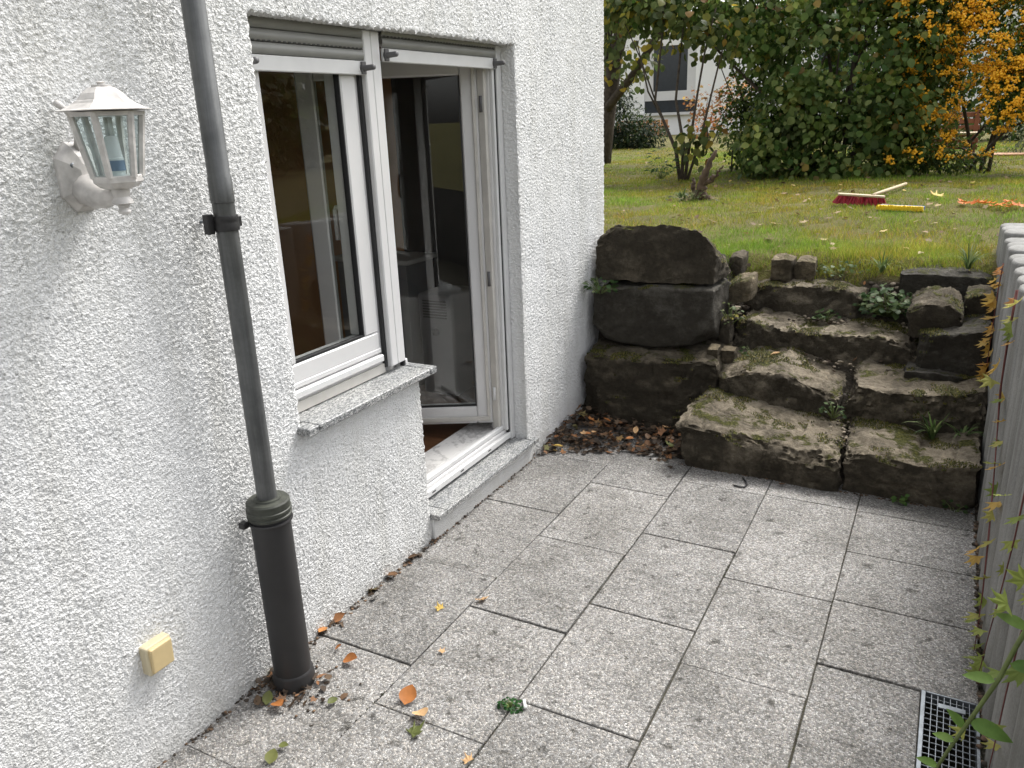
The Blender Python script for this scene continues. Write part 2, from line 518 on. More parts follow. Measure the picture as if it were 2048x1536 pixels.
def leaf_obj_mat(name, stops, trans=0.42, vein=True):
    """for single leaf objects: colour from object random"""
    g = NG(name)
    oi = g.n('ShaderNodeObjectInfo')
    r = g.n('ShaderNodeValToRGB'); r.color_ramp.interpolation = 'LINEAR'
    e = r.color_ramp.elements
    while len(e) > 1: e.remove(e[-1])
    e[0].position = stops[0][0]; e[0].color = c4(stops[0][1])
    for q, cc in stops[1:]:
        k = e.new(q); k.color = c4(cc)
    g.l(oi.outputs['Random'], r.inputs[0])
    p = g.pos()
    c = g.mix(0.6, r.outputs[0], g.ramp(g.noise(p, 28, 4, 0.6), [(0.3, (0.55, 0.55, 0.5)), (0.7, (1.12, 1.12, 1.05))]), 'MULTIPLY')
    g.base(c); g.rough(0.55); g.b.inputs['Specular IOR Level'].default_value = 0.25
    tl = g.n('ShaderNodeBsdfTranslucent'); g.l(c, tl.inputs[0])
    mx = g.n('ShaderNodeMixShader'); mx.inputs[0].default_value = trans
    g.l(g.b.outputs[0], mx.inputs[1]); g.l(tl.outputs[0], mx.inputs[2]); g.l(mx.outputs[0], g.out.inputs[0])
    return g.m
HAZ = [(0.0, (0.05, 0.10, 0.02)), (0.35, (0.10, 0.155, 0.035)), (0.6, (0.16, 0.215, 0.06)), (0.9, (0.25, 0.30, 0.11)), (0.97, (0.28, 0.24, 0.05)), (1.0, (0.22, 0.15, 0.07))]
M['hazel_leaf'] = leaf_obj_mat('hazel_leaf', HAZ, 0.52)
M['creeper_green'] = leaf_obj_mat('creeper_leaf_green', [(0, (0.20, 0.27, 0.06)), (0.6, (0.32, 0.36, 0.09)), (1, (0.46, 0.42, 0.12))])
M['creeper_yellow'] = leaf_obj_mat('creeper_leaf_yellow', [(0, (0.52, 0.30, 0.06)), (0.6, (0.60, 0.42, 0.12)), (1, (0.55, 0.22, 0.07))])
M['green_leaf'] = leaf_obj_mat('fresh_green_leaf', [(0, (0.10, 0.22, 0.05)), (1, (0.22, 0.34, 0.09))])
M['dry_orange'] = leaf_obj_mat('dry_orange_leaf', [(0, (0.40, 0.15, 0.045)), (1, (0.52, 0.23, 0.08))], 0.1)
M['dry_brown'] = leaf_obj_mat('dry_brown_leaf', [(0, (0.10, 0.06, 0.035)), (0.6, (0.20, 0.11, 0.06)), (1, (0.36, 0.16, 0.07))], 0.08)
M['dry_tan'] = leaf_obj_mat('dry_tan_leaf', [(0, (0.55, 0.34, 0.18)), (1, (0.60, 0.38, 0.20))], 0.1)
M['dry_green'] = leaf_obj_mat('withered_green_leaf', [(0, (0.12, 0.14, 0.045)), (1, (0.17, 0.18, 0.06))], 0.15)
M['dry_yellow'] = leaf_obj_mat('yellow_leaf', [(0, (0.68, 0.47, 0.12)), (1, (0.72, 0.50, 0.13))], 0.15)
M['maple_orange'] = leaf_obj_mat('orange_maple_leaf', [(0, (0.62, 0.16, 0.03)), (1, (0.72, 0.26, 0.05))], 0.2)
M['berry'] = simple('orange_berry', (1.0, 0.50, 0.025), 0.4, var=0.1, vscale=12)

# ------------------------------------------------------------------ leaf templates
def leaf_template(w=0.42, n=3, fold=0.12, droop=0.15):
    """ovate leaf of length 1 along +y, normal +z"""
    ts = np.linspace(0, 1, n + 2)
    V = []; F = []
    for t in ts:
        hw = w * math.sin(PI * min(1, t ** 0.8)) ** 0.8 if 0 < t < 1 else 0.0
        z = -droop * t * t
        V.append((-hw, t, z + fold * hw)); V.append((0, t, z)); V.append((hw, t, z + fold * hw))
    V = np.array(V)
    idx = list(range(len(V)))
    keep = []
    remap = {}
    for i in range(n + 2):
        for j in range(3):
            k = i * 3 + j
            if i in (0, n + 1) and j != 1: continue
            remap[k] = len(keep); keep.append(k)
    for i in range(n + 1):
        a = i * 3; b = a + 3
        if i == 0:
            F += [(remap[1], remap[b + 1], remap[b]), (remap[1], remap[b + 2], remap[b + 1])]
        elif i == n:
            F += [(remap[a], remap[a + 1], remap[b + 1]), (remap[a + 1], remap[a + 2], remap[b + 1])]
        else:
            F += [(remap[a], remap[a + 1], remap[b + 1]), (remap[a], remap[b + 1], remap[b]),
                  (remap[a + 1], remap[a + 2], remap[b + 2]), (remap[a + 1], remap[b + 2], remap[b + 1])]
    return V[keep], np.array(F)

def lobed_template(lobes, base=0.28, curl=0.18):
    """palmate leaf; lobes = [(angle deg from +y, length)]"""
    pts = []
    L = sorted(lobes, key=lambda a: -a[0])
    for i, (a, l) in enumerate(L):
        ar = math.radians(a)
        for da, rr in ((9, 0.66), (0, 1.0), (-9, 0.66)):
            b = math.radians(a + da)
            pts.append((-math.sin(b) * l * rr, math.cos(b) * l * rr))
        if i < len(L) - 1:
            m = math.radians((a + L[i + 1][0]) / 2)
            rr = base * (l + L[i + 1][1]) / 2 * 1.5
            pts.append((-math.sin(m) * rr, math.cos(m) * rr))
    V = [(0, 0.0, 0)] + [(x, y, curl * (x * x + y * y) * (1 if (i % 2) else 0.5)) for i, (x, y) in enumerate(pts)]
    F = [(0, i + 2, i + 1) for i in range(len(pts) - 1)]
    return np.array(V), np.array(F)

OVATE = leaf_template(0.36, 3, 0.15, 0.2)
ROUND = leaf_template(0.46, 3, 0.10, 0.25)
NARROW = leaf_template(0.2, 1, 0.2, 0.15)
MAPLE = lobed_template([(0, 1.0), (48, 0.85), (-48, 0.85), (100, 0.6), (-100, 0.6)], 0.42)
CURL = leaf_template(0.36, 5, 0.55, -0.3)
CURLR = leaf_template(0.46, 5, 0.40, -0.35)
MAPLEC = lobed_template([(0, 1.0), (48, 0.85), (-48, 0.85), (100, 0.6), (-100, 0.6)], 0.42, 0.45)
CREEP = lobed_template([(0, 1.0), (38, 0.9), (-38, 0.9), (85, 0.7), (-85, 0.7)], 0.36, 0.25)

def rotmats(direction, up, roll=None):
    """columns: x side, y = direction (leaf axis), z ~ up"""
    y = direction / np.linalg.norm(direction, axis=1, keepdims=True)
    z = up - y * np.sum(up * y, axis=1, keepdims=True)
    z /= np.maximum(np.linalg.norm(z, axis=1, keepdims=True), 1e-6)
    x = np.cross(y, z)
    return np.stack([x, y, z], axis=2)

def scatter_data(tpl, pos, mats, scale, col, jit=0.18):
    TV, TF = tpl
    n = len(pos); k = len(TV)
    V = np.einsum('nij,kj->nki', mats, TV) * scale[:, None, None] + pos[:, None, :]
    F = (TF[None] + (np.arange(n) * k)[:, None, None]).reshape(-1, TF.shape[1])
    C = np.repeat(col, k, axis=0)
    return V.reshape(-1, 3), F, C

def ramp_cols(stops, n, jit=0.15):
    t = rng.random(n)
    xs = [s[0] for s in stops]
    c = np.stack([np.interp(t, xs, [s[1][i] for s in stops]) for i in range(3)], axis=1)
    return c * (1 + jit * (rng.random((n, 1)) * 2 - 1))

def leaf_mesh(name, tpl, mat):
    me = bpy.data.meshes.new(name)
    me.from_pydata([tuple(v) for v in tpl[0]], [], [tuple(int(i) for i in f) for f in tpl[1]])
    me.materials.append(mat)
    me.polygons.foreach_set('use_smooth', np.ones(len(me.polygons), dtype=bool))
    return me

def place(name, me, loc, mat3, scale, parent=None):
    o = bpy.data.objects.new(name, me)
    COL.objects.link(o)
    m = Matrix([list(mat3[0]), list(mat3[1]), list(mat3[2])]).to_4x4()
    loc = Vector(loc)
    if parent is not None:
        o.parent = parent
        loc = loc - parent_origin(parent)
    o.matrix_local = Matrix.Translation(loc) @ m @ Matrix.Diagonal((scale, scale, scale, 1))
    return o

# ------------------------------------------------------------------ terrain
LX = [5.0, 5.5, 6.2, 8.0, 14.0, 30.0, 400.0]
LZ = [0.85, 0.885, 0.94, 0.985, 1.0, 1.08, 1.3]
def lawn_h(y): return np.interp(y, LX, LZ)
SY = [3.7, 3.8, 4.05, 4.4, 4.7, 4.85, 4.97, 5.1]
SZ = [-0.03, 0.03, 0.15, 0.345, 0.52, 0.62, 0.77, 0.855]
def height(x, y):
    x = np.asarray(x, float); y = np.asarray(y, float)
    lawn = lawn_h(y)
    stair = np.where(y < 5.1, np.interp(y, SY, SZ), lawn)
    left = np.interp(y, [3.7, 4.1, 4.3, 4.45, 4.7, 5.1], [-0.03, 0.0, 0.25, 0.6, 0.90, 0.86])
    left = np.where(y < 5.1, left, lawn)
    right = lawn_h(np.maximum(y, 5.6)) + 0.02
    t = np.clip((x - 0.62) / 0.12, 0, 1)
    h = left * (1 - t) + stair * t
    t2 = np.clip((x - 2.12) / 0.06, 0, 1)
    h = h * (1 - t2) + right * t2
    far = (np.sin(x * 1.3 + y * 0.7) * 0.02 + np.sin(x * 0.5 - y * 0.9) * 0.03) * np.clip((y - 5.2) / 3, 0, 1)
    return h + far
gx = np.unique(np.concatenate([np.linspace(-250, -20, 14), np.linspace(-20, -3, 18), np.linspace(-3, 0, 26), np.linspace(0, 2.18, 50), np.linspace(2.18, 6, 22), np.linspace(6, 40, 16), np.linspace(40, 250, 10)]))
gy = np.unique(np.concatenate([np.linspace(-250, -10, 10), np.linspace(-10, 3.7, 24), np.linspace(3.7, 5.3, 46), np.linspace(5.3, 13, 50), np.linspace(13, 40, 28), np.linspace(40, 350, 16)]))
XX, YY = np.meshgrid(gx, gy, indexing='ij')
ZZ = height(XX, YY)
nz = np.array([noise.fractal((a * 5, b * 5, 3), 1.0, 2.0, 3) for a, b in zip(XX.ravel(), YY.ravel())]).reshape(XX.shape)
ZZ = ZZ + nz * 0.022
soil = np.where((XX < 2.15) & (YY < 4.95 + 0.08 * nz) & (YY > 3.6), 1.0, 0.0)
V = np.stack([XX, YY, ZZ], -1).reshape(-1, 3)
ny = len(gy)
ii, jj = np.meshgrid(np.arange(len(gx) - 1), np.arange(ny - 1), indexing='ij')
a = (ii * ny + jj)
F = np.stack([a, a + ny, a + ny + 1, a + 1], -1)
cxm = (gx[:-1] + gx[1:])[:, None] / 2 + 0 * jj; cym = (gy[:-1] + gy[1:])[None, :] / 2 + 0 * ii
keep = ~(((cxm < 2.16) & (cxm > 0) & (cym < 3.7)) | ((cxm < 0.0) & (cym < 4.62) & (cxm > -250)))
F = F[keep]
o = mesh_obj('lawn', V, F.reshape(-1, 4), M['lawn'], None, True, np.repeat(soil.reshape(-1, 1), 3, 1))
tag(o, kind='structure')

# ------------------------------------------------------------------ patio
DX0, DX1, DY0, DY1 = 1.905, 2.060, 1.905, 2.352     # drain opening
bm = bmesh.new()
for x0, x1, y0, y1 in ((0.0, DX0, -6, 4.0), (DX1, 2.2, -6, 4.0), (DX0, DX1, -6, DY0), (DX0, DX1, DY1, 4.0)):
    vs = [bm.verts.new(q) for q in ((x0, y0, -0.012), (x1, y0, -0.012), (x1, y1, -0.012), (x0, y1, -0.012))]
    bm.faces.new(vs)
patio = bm_obj('patio', bm, M['joint'])
tag(patio, kind='structure')
CX = [0.0, 0.400, 0.798, 1.200, 1.597, 2.062]
rows = {
    0: [-0.57, 0.01, 0.595, 1.18, 1.766, 2.35, 2.935, 3.52, 4.05],
    1: [-0.74, -0.165, 0.41, 0.99, 1.569, 2.143, 2.722, 3.298, 3.668, 4.0],
    2: [-0.55, 0.03, 0.61, 1.19, 1.775, 2.347, 2.926, 3.49, 3.80],
    3: [-0.75, -0.17, 0.41, 0.995, 1.58, 2.163, 2.731, 3.51, 3.80],
    4: [-0.80, -0.2, 0.4, 0.98, 1.58, 2.350, 2.748, 3.123, 3.507, 3.80],
}
def slab(x0, x1, y0, y1):
    gap = lambda: random.choice([0.0013, 0.0017, 0.0022, 0.0028, 0.0040])
    bm = bmesh.new()
    add_box(bm, x0 + gap(), x1 - gap(), y0 + gap(), y1 - gap(), -0.05, 0.0, 0.0022, 1)
    tx, ty, dz = random.uniform(-.0035, .0035), random.uniform(-.0035, .0035), random.uniform(-.0022, .0022)
    for v in bm.verts:
        v.co.z += dz + (v.co.x - (x0 + x1) / 2) * tx + (v.co.y - (y0 + y1) / 2) * ty
    bm_obj('paving_slab', bm, M['slab'], patio)
for c in range(5):
    ys = rows[c]
    for i in range(len(ys) - 1):
        x0, x1 = CX[c], CX[c + 1]
        y0, y1 = ys[i], ys[i + 1]
        if c == 4 and abs(y0 - 1.58) < 1e-6:
            slab(x0, DX0 - 0.002, y0, y1)
            slab(DX0, x1, y0, DY0 - 0.003)
            continue
        slab(x0, x1, y0, y1)

# drain grate
dr = empty('drain_grate', (DX0 + 0.075, (DY0 + DY1) / 2, 0))
tag(dr, 'small galvanised steel mesh drain grate set into the paving beside the concrete palisade', 'drain grate')
box('frame_rail', DX0 - 0.001, DX0 + 0.011, DY0, DY1, -0.03, 0.003, M['galv'], dr, 0.001)
box('frame_rail', DX1 - 0.010, DX1 - 0.001, DY0, DY1, -0.03, 0.003, M['galv'], dr, 0.001)
box('frame_rail', DX0 + 0.012, DX1 - 0.011, DY1 - 0.006, DY1, -0.03, 0.003, M['galv'], dr, 0.001)
box('frame_rail', DX0 + 0.012, DX1 - 0.011, DY0, DY0 + 0.006, -0.03, 0.003, M['galv'], dr, 0.001)
nb = 8
for i in range(1, nb):
    x = DX0 + 0.011 + (DX1 - DX0 - 0.021) * i / nb
    box('bar', x - 0.0009, x + 0.0009, DY0 + 0.006, DY1 - 0.006, -0.005, 0.0, M['galv'], dr, 0.0)
n2 = 18
for i in range(1, n2):
    y = DY0 + (DY1 - DY0) * i / n2
    box('cross_bar', DX0 + 0.0115, DX1 - 0.0105, y - 0.0007, y + 0.0007, -0.004, -0.0006, M['galv'], dr, 0.0)
box('name_plate', DX0 + 0.045, DX0 + 0.118, DY1 - 0.062, DY1 - 0.042, -0.003, 0.0022, M['galv'], dr, 0.0006)
bm = bmesh.new()
for f in ([(DX0, DY0, -.01), (DX0, DY1, -.01), (DX0, DY1, -.25), (DX0, DY0, -.25)], [(DX1, DY0, -.01), (DX1, DY1, -.01), (DX1, DY1, -.25), (DX1, DY0, -.25)],
          [(DX0, DY0, -.01), (DX1, DY0, -.01), (DX1, DY0, -.25), (DX0, DY0, -.25)], [(DX0, DY1, -.01), (DX1, DY1, -.01), (DX1, DY1, -.25), (DX0, DY1, -.25)],
          [(DX0, DY0, -.25), (DX1, DY0, -.25), (DX1, DY1, -.25), (DX0, DY1, -.25)]):
    bm.faces.new([bm.verts.new(q) for q in f])
bm_obj('shaft', bm, M['joint'], dr)

# ------------------------------------------------------------------ house
WZ = 2.62                      # fine part of the wall ends above the frame
OY0, OY1, OZ1 = 1.81, 3.408, 2.033
PY, PZ = 2.492, 0.752          # parapet under the window
ST = 0.098                     # plinth under the door step
house = empty('house', (-3.0, 2.0, 0))
tag(house, 'white roughcast house wall with a white window and open glazed door, sunk beside the patio', 'house')

def band_noise(ny_, nz_, dy, dz, lo, hi, seed):
    r = np.random.default_rng(seed)
    w = np.fft.rfft2(r.standard_normal((ny_, nz_)))
    fy = np.fft.fftfreq(ny_, dy)[:, None]; fz = np.fft.rfftfreq(nz_, dz)[None]
    f = np.sqrt(fy ** 2 + fz ** 2)
    w *= np.exp(-(f / hi) ** 2) * (1 - np.exp(-(f / lo) ** 2))
    a = np.fft.irfft2(w, (ny_, nz_))
    return a / a.std()

def seg(a, b, step):
    n = max(1, int(round((b - a) / step)))
    return np.linspace(a, b, n + 1)[:-1]
ysf = np.concatenate([seg(0.45, OY0, 0.0042), seg(OY0, PY, 0.0045), seg(PY, OY1, 0.005), seg(OY1, 4.475, 0.0055), [4.475]])
zsf = np.concatenate([seg(-0.03, ST, 0.0046), seg(ST, PZ, 0.0046), seg(PZ, OZ1, 0.0046), seg(OZ1, WZ, 0.0052), [WZ]])
nY, nZ = len(ysf), len(zsf)
d1 = band_noise(nY, nZ, 0.0047, 0.0047, 50, 102, 1)
d2 = band_noise(nY, nZ, 0.0047, 0.0047, 2, 12, 2)
d3 = band_noise(nY, nZ, 0.0047, 0.0047, 60, 110, 3)
disp = 0.0021 * np.tanh(d1 * 0.8) * (1 + 0.22 * np.tanh(band_noise(nY, nZ, 0.0047, 0.0047, 0.6, 3.5, 31))) + 0.0008 * d3 + 0.0004 * d2
ly = 0.0016 * band_noise(nY, nZ, 0.0047, 0.0047, 15, 60, 4)
lz = 0.0016 * band_noise(nY, nZ, 0.0047, 0.0047, 15, 60, 6)
YG, ZG = np.meshgrid(ysf, zsf, indexing='ij')
iy0, iy1, ip = [int(np.argmin(abs(ysf - q))) for q in (OY0, OY1, PY)]
iz1, izp, izs = [int(np.argmin(abs(zsf - q))) for q in (OZ1, PZ, ST)]
edge = np.zeros((nY, nZ), bool)
edge[iy0, izp:iz1 + 1] = True; edge[iy1, izs:iz1 + 1] = True; edge[iy0:iy1 + 1, iz1] = True
edge[iy0:ip + 1, izp] = True; edge[ip, izs:izp + 1] = True; edge[ip:iy1 + 1, izs] = True; edge[-1, :] = True
disp = np.where(edge, disp * 0.6 - 0.002, disp)
ly = np.where(edge, ly * 2.0, ly); lz = np.where(edge, lz * 2.0, lz)
XG = disp
P3 = np.stack([XG, YG + ly, ZG + lz], -1)
ii, jj = np.meshgrid(np.arange(nY - 1), np.arange(nZ - 1), indexing='ij')
a = ii * nZ + jj
F = np.stack([a, a + nZ, a + nZ + 1, a + 1], -1)
inwin = (ii >= iy0) & (ii < ip) & (jj >= izp) & (jj < iz1)
indoor = (ii >= ip) & (ii < iy1) & (jj >= izs) & (jj < iz1)
F = F[~(inwin | indoor)]
# reveals folded back from the opening edges
Vall = [P3.reshape(-1, 3)]; Fall = [F.reshape(-1, 4)]
off = nY * nZ
def fold(idx_list, direction, depth, seed, m=16):
    """idx_list: flat edge vertex ids; direction: inward normal the reveal faces"""
    global off
    base = P3.reshape(-1, 3)[idx_list]
    nom = np.stack([XG * 0 - 0.002, YG, ZG], -1).reshape(-1, 3)[idx_list]
    n = len(idx_list)
    nz_ = band_noise(n, m + 1, 0.0047, 0.0047, 40, 90, seed) * 0.0014
    xs = -np.linspace(0, depth, m + 1)
    V = np.zeros((n, m + 1, 3))
    for k in range(m + 1):
        V[:, k] = nom + (base - nom) * math.exp(-k * 0.9)
        if k:
            V[:, k, 0] = xs[k]
            V[:, k] += np.array(direction)[None] * (nz_[:, k][:, None])
    q, r = np.meshgrid(np.arange(n - 1), np.arange(m), indexing='ij')
    a = off + q * (m + 1) + r
    Fall.append(np.stack([a, a + 1, a + m + 2, a + m + 1], -1).reshape(-1, 4))
    Vall.append(V.reshape(-1, 3)); off += n * (m + 1)
ids = np.arange(nY * nZ).reshape(nY, nZ)
fold(ids[iy1, izs:iz1 + 1], (0, -1, 0), 0.075, 21)
fold(ids[iy0, izp:iz1 + 1], (0, 1, 0), 0.075, 22)
fold(ids[iy0:iy1 + 1, iz1], (0, 0, -1), 0.075, 23)
fold(ids[ip, izs:izp + 1], (0, 1, 0), 0.16, 24, 30)
fold(ids[-1, :], (0, 1, 0), 0.30, 25, 60)
wall = mesh_obj('wall', np.concatenate(Vall), np.concatenate(Fall), M['stucco'], house, True)
bm = bmesh.new()
add_box(bm, -0.3, -0.006, -6.0, 0.452, -0.05, 3.2)
add_box(bm, -0.3, -0.006, 0.452, 4.46, WZ - 0.002, 3.2)
add_box(bm, -6.0, -0.3, 4.17, 4.47, -0.05, 3.2)
add_box(bm, -6.0, -5.7, -6.0, 0.6, -0.05, 3.2)
add_box(bm, -6.0, -5.7, 3.6, 4.17, -0.05, 3.2)
add_box(bm, -6.0, -5.7, 0.6, 3.6, -0.05, 0.6)  # unseen far wall, with an opening added to brighten the room
add_box(bm, -6.0, -5.7, 0.6, 3.6, 2.2, 3.2)
add_box(bm, -5.7, -0.3, -6.0, -5.7, -0.05, 3.2)
bm_obj('outer_wall', bm, M['stucco_c'], house)
# masonry behind the render round the opening, and the room inside
bm = bmesh.new()
add_box(bm, -0.3, -0.012, 0.452, OY0 - 0.008, -0.04, WZ)
add_box(bm, -0.3, -0.012, OY1 + 0.008, 4.16, -0.04, WZ)
add_box(bm, -0.3, -0.012, OY0 - 0.006, OY1 + 0.006, OZ1 + 0.008, WZ)
add_box(bm, -0.3, -0.012, OY0 - 0.006, PY - 0.008, -0.04, PZ - 0.006)
add_box(bm, -0.318, -0.012, PY - 0.008, OY1 + 0.006, -0.04, ST - 0.004)
bm_obj('masonry', bm, M['room_white'], house)
box('added_daylight_pane', -5.86, -5.85, 0.6, 3.6, 0.6, 2.2, M['glass'], house, 0)  # pane of the added, unseen opening that lets daylight into the room
box('room_floor', -5.7, -0.3205, -5.7, 4.17, -0.05, 0.15, M['parquet'], house, 0)
box('room_ceiling', -5.7, -0.301, -5.7, 4.17, 2.35, 2.45, M['room_white'], house, 0)
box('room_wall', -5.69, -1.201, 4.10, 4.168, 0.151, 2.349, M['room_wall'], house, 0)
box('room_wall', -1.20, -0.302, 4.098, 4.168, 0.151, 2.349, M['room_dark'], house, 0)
box('roof', -6.4, 0.05, -6.4, 4.9, 3.21, 3.35, M['tile_red'], house, 0)

# ---- window and door joinery (frame front at about X=-0.10)
U, UD, GK = M['upvc'], M['upvc_dirty'], M['gasket']
win = box('window', -0.165, -0.095, OY0 + 0.002, 2.40, 0.80, 0.862, U, house, 0.004)      # bottom frame member
tag(win, 'white plastic framed fixed window light left of the post')
box('frame', -0.165, -0.095, 2.345, 2.398, 0.864, 1.96, U, win, 0.004)
box('frame', -0.165, -0.095, OY0 + 0.002, OY0 + 0.06, 0.864, 1.96, U, win, 0.004)
box('frame', -0.165, -0.095, OY0 + 0.002, 2.398, 1.962, 2.03, U, win, 0.004)
box('sash', -0.160, -0.084, OY0 + 0.03, 2.368, 0.868, 0.955, U, win, 0.005)
box('sash', -0.160, -0.084, 2.288, 2.368, 0.957, 1.955, U, win, 0.005)
box('sash', -0.160, -0.084, OY0 + 0.03, OY0 + 0.105, 0.957, 1.955, U, win, 0.005)
box('glazing_bead', -0.110, -0.088, 2.282, 2.287, 0.957, 1.955, GK, win, 0.0)
box('glazing_bead', -0.110, -0.088, OY0 + 0.106, 2.281, 0.957, 0.964, GK, win, 0.0)
box('pane', -0.106, -0.100, OY0 + 0.106, 2.284, 0.960, 1.955, M['glass'], win, 0.0)
box('drip_rail', -0.094, -0.070, OY0 + 0.004, 2.372, 0.838, 0.866, M['alu'], win, 0.004)
box('drip_rail', -0.094, -0.082, OY0 + 0.004, 2.372, 0.872, 0.892, M['alu'], win, 0.003)
box('base_strip', -0.098, -0.085, OY0 + 0.004, 2.39, 0.785, 0.822, UD, win, 0.001)
# inside handle on the window sash
hd = tube('handle', [(-0.165, 2.33, 1.43), (-0.20, 2.33, 1.43), (-0.205, 2.33, 1.42), (-0.205, 2.33, 1.31)], 0.009, U, win, 8)

# post between window and door
post = box('post', -0.125, -0.060, 2.402, 2.444, 0.806, 2.030, U, house, 0.004)
box('post_cover', -0.125, -0.063, 2.4465, 2.498, 0.806, 2.030, U, post, 0.004)
box('guide_slot', -0.094, -0.080, 2.387, 2.4015, 0.806, 2.030, GK, post, 0.0)
box('guide_slot', -0.094, -0.075, 2.4985, 2.511, 0.15, 2.030, GK, post, 0.0)
box('post_core', -0.165, -0.126, 2.40, 2.56, 0.155, 2.030, U, post, 0.003)
box('post_foot', -0.125, -0.088, 2.507, 2.545, 0.15, 0.80, U, post, 0.003)

# door frame
door = box('door_frame', -0.165, -0.09, 2.50, 3.40, 0.125, 0.188, U, house, 0.004)
tag(door, 'white glazed door standing open inwards')
box('threshold_rail', -0.089, -0.070, 2.50, 3.36, 0.140, 0.172, M['alu'], door, 0.004)
box('threshold_rail', -0.118, -0.096, 2.50, 3.335, 0.189, 0.215, M['alu'], door, 0.004)
for y in (2.62, 2.86, 3.12):
    box('drain_slot', -0.0705, -0.0693, y, y + 0.028, 0.153, 0.159, GK, door, 0.0)
box('frame_jamb', -0.165, -0.092, 3.325, 3.372, 0.19, 2.03, U, door, 0.004)
box('frame_jamb', -0.140, -0.104, 3.298, 3.324, 0.19, 1.97, UD, door, 0.003)
box('frame_head', -0.165, -0.092, 2.56, 3.324, 1.992, 2.03, U, door, 0.004)
box('guide_slot', -0.0915, -0.078, 3.345, 3.362, 0.14, 2.03, GK, door, 0.0)
box('guide_rail', -0.0915, -0.070, 3.363, 3.404, 0.128, 2.03, M['alu'], door, 0.003)
box('guide_rail', -0.0915, -0.074, 3.327, 3.3445, 0.19, 2.03, M['alu'], door, 0.003)
# open leaf, built closed then swung about the hinge
HX, HY = -0.135, 3.305
def swing(a): return Matrix.Translation((HX, HY, 0)) @ Matrix.Rotation(math.radians(a), 4, 'Z') @ Matrix.Translation((-HX, -HY, 0))
SW = swing(-62)
LW = 0.83; LY0, LY1 = HY - LW, HY - 0.004
sub = box
sub('door_leaf', HX - 0.068, HX, LY1 - 0.082, LY1, 0.232, 1.985, U, door, 0.006, SW)
sub('door_leaf', HX - 0.068, HX, LY0, LY0 + 0.082, 0.232, 1.985, U, door, 0.006, SW)
sub('door_leaf', HX - 0.068, HX, LY0 + 0.083, LY1 - 0.083, 0.232, 0.325, U, door, 0.006, SW)
sub('door_leaf', HX - 0.068, HX, LY0 + 0.083, LY1 - 0.083, 1.912, 1.985, U, door, 0.006, SW)
sub('leaf_lip', HX + 0.001, HX + 0.012, LY0 + 0.02, LY1 - 0.014, 0.248, 0.272, UD, door, 0.003, SW)
sub('leaf_lip', HX + 0.001, HX + 0.012, LY1 - 0.030, LY1 - 0.014, 0.274, 1.96, UD, door, 0.003, SW)
sub('glazing_bead', HX - 0.020, HX - 0.004, LY1 - 0.0895, LY1 - 0.0835, 0.326, 1.911, GK, door, 0.0, SW)
sub('glazing_bead', HX - 0.020, HX - 0.004, LY0 + 0.084, LY1 - 0.090, 0.326, 0.332, GK, door, 0.0, SW)
sub('door_pane', HX - 0.018, HX - 0.012, LY0 + 0.0835, LY1 - 0.0845, 0.3265, 1.9115, M['glass'], door, 0.0, SW)
for z in (0.36, 0.95, 1.75):
    V_, F_ = lathe_data([(0.008, z), (0.008, z + 0.07)], 10, HX + 0.012, HY - 0.008)
    mesh_obj('hinge', np.array(V_), F_, M['stopper'] if z > 0.5 else M['alu'], door, True)

# inner marble ledge
box('marble_threshold', -0.32, -0.166, 2.50, 3.40, 0.151, 0.183, M['marble'], house, 0.003)

# roller shutters
def shutter(y0, y1, zb, nslat):
    sh = box('roller_shutter', -0.074, -0.060, y0, y1, zb, zb + 0.046, M['alu'], house, 0.003)
    z = zb + 0.0475
    while z < 2.03:
        t = min(z + 0.036, 2.040)
        bm = bmesh.new()
        prof = [(-0.072, z), (-0.063, z + 0.002), (-0.0595, z + 0.018), (-0.063, z + 0.033), (-0.072, z + 0.0355)]
        prof = [(x, min(zz, t)) for x, zz in prof]
        A = [bm.verts.new((x, y0, zz)) for x, zz in prof]; B = [bm.verts.new((x, y1, zz)) for x, zz in prof]
        for k in range(4): bm.faces.new((A[k], A[k + 1], B[k + 1], B[k]))
        bm_obj('slat', bm, M['shutter'], sh, True)
        if z < zb + 0.1 and z > zb + 0.05:
            for q in np.arange(y0 + 0.012, y1 - 0.01, 0.022):
                box('slot', -0.064, -0.0618, q, q + 0.011, z + 0.0005, z + 0.0040, GK, sh, 0.0)
        z += 0.0365
    for q in (y0 + 0.014, y1 - 0.014):
        pts = [(-0.060, q, zb + 0.022), (-0.050, q, zb + 0.022), (-0.012, q, zb + 0.024), (-0.008, q, zb + 0.024)]
        tube('stopper', pts, [0.016, 0.010, 0.0095, 0.0075], M['stopper'], sh, 14)
        box('stopper_foot', -0.060, -0.052, q - 0.012, q + 0.012, zb + 0.002, zb + 0.044, M['stopper'], sh, 0.002)
    return sh
shutter(OY0 + 0.012, 2.400, 1.882, 3)
shutter(2.512, 3.340, 1.930, 2)

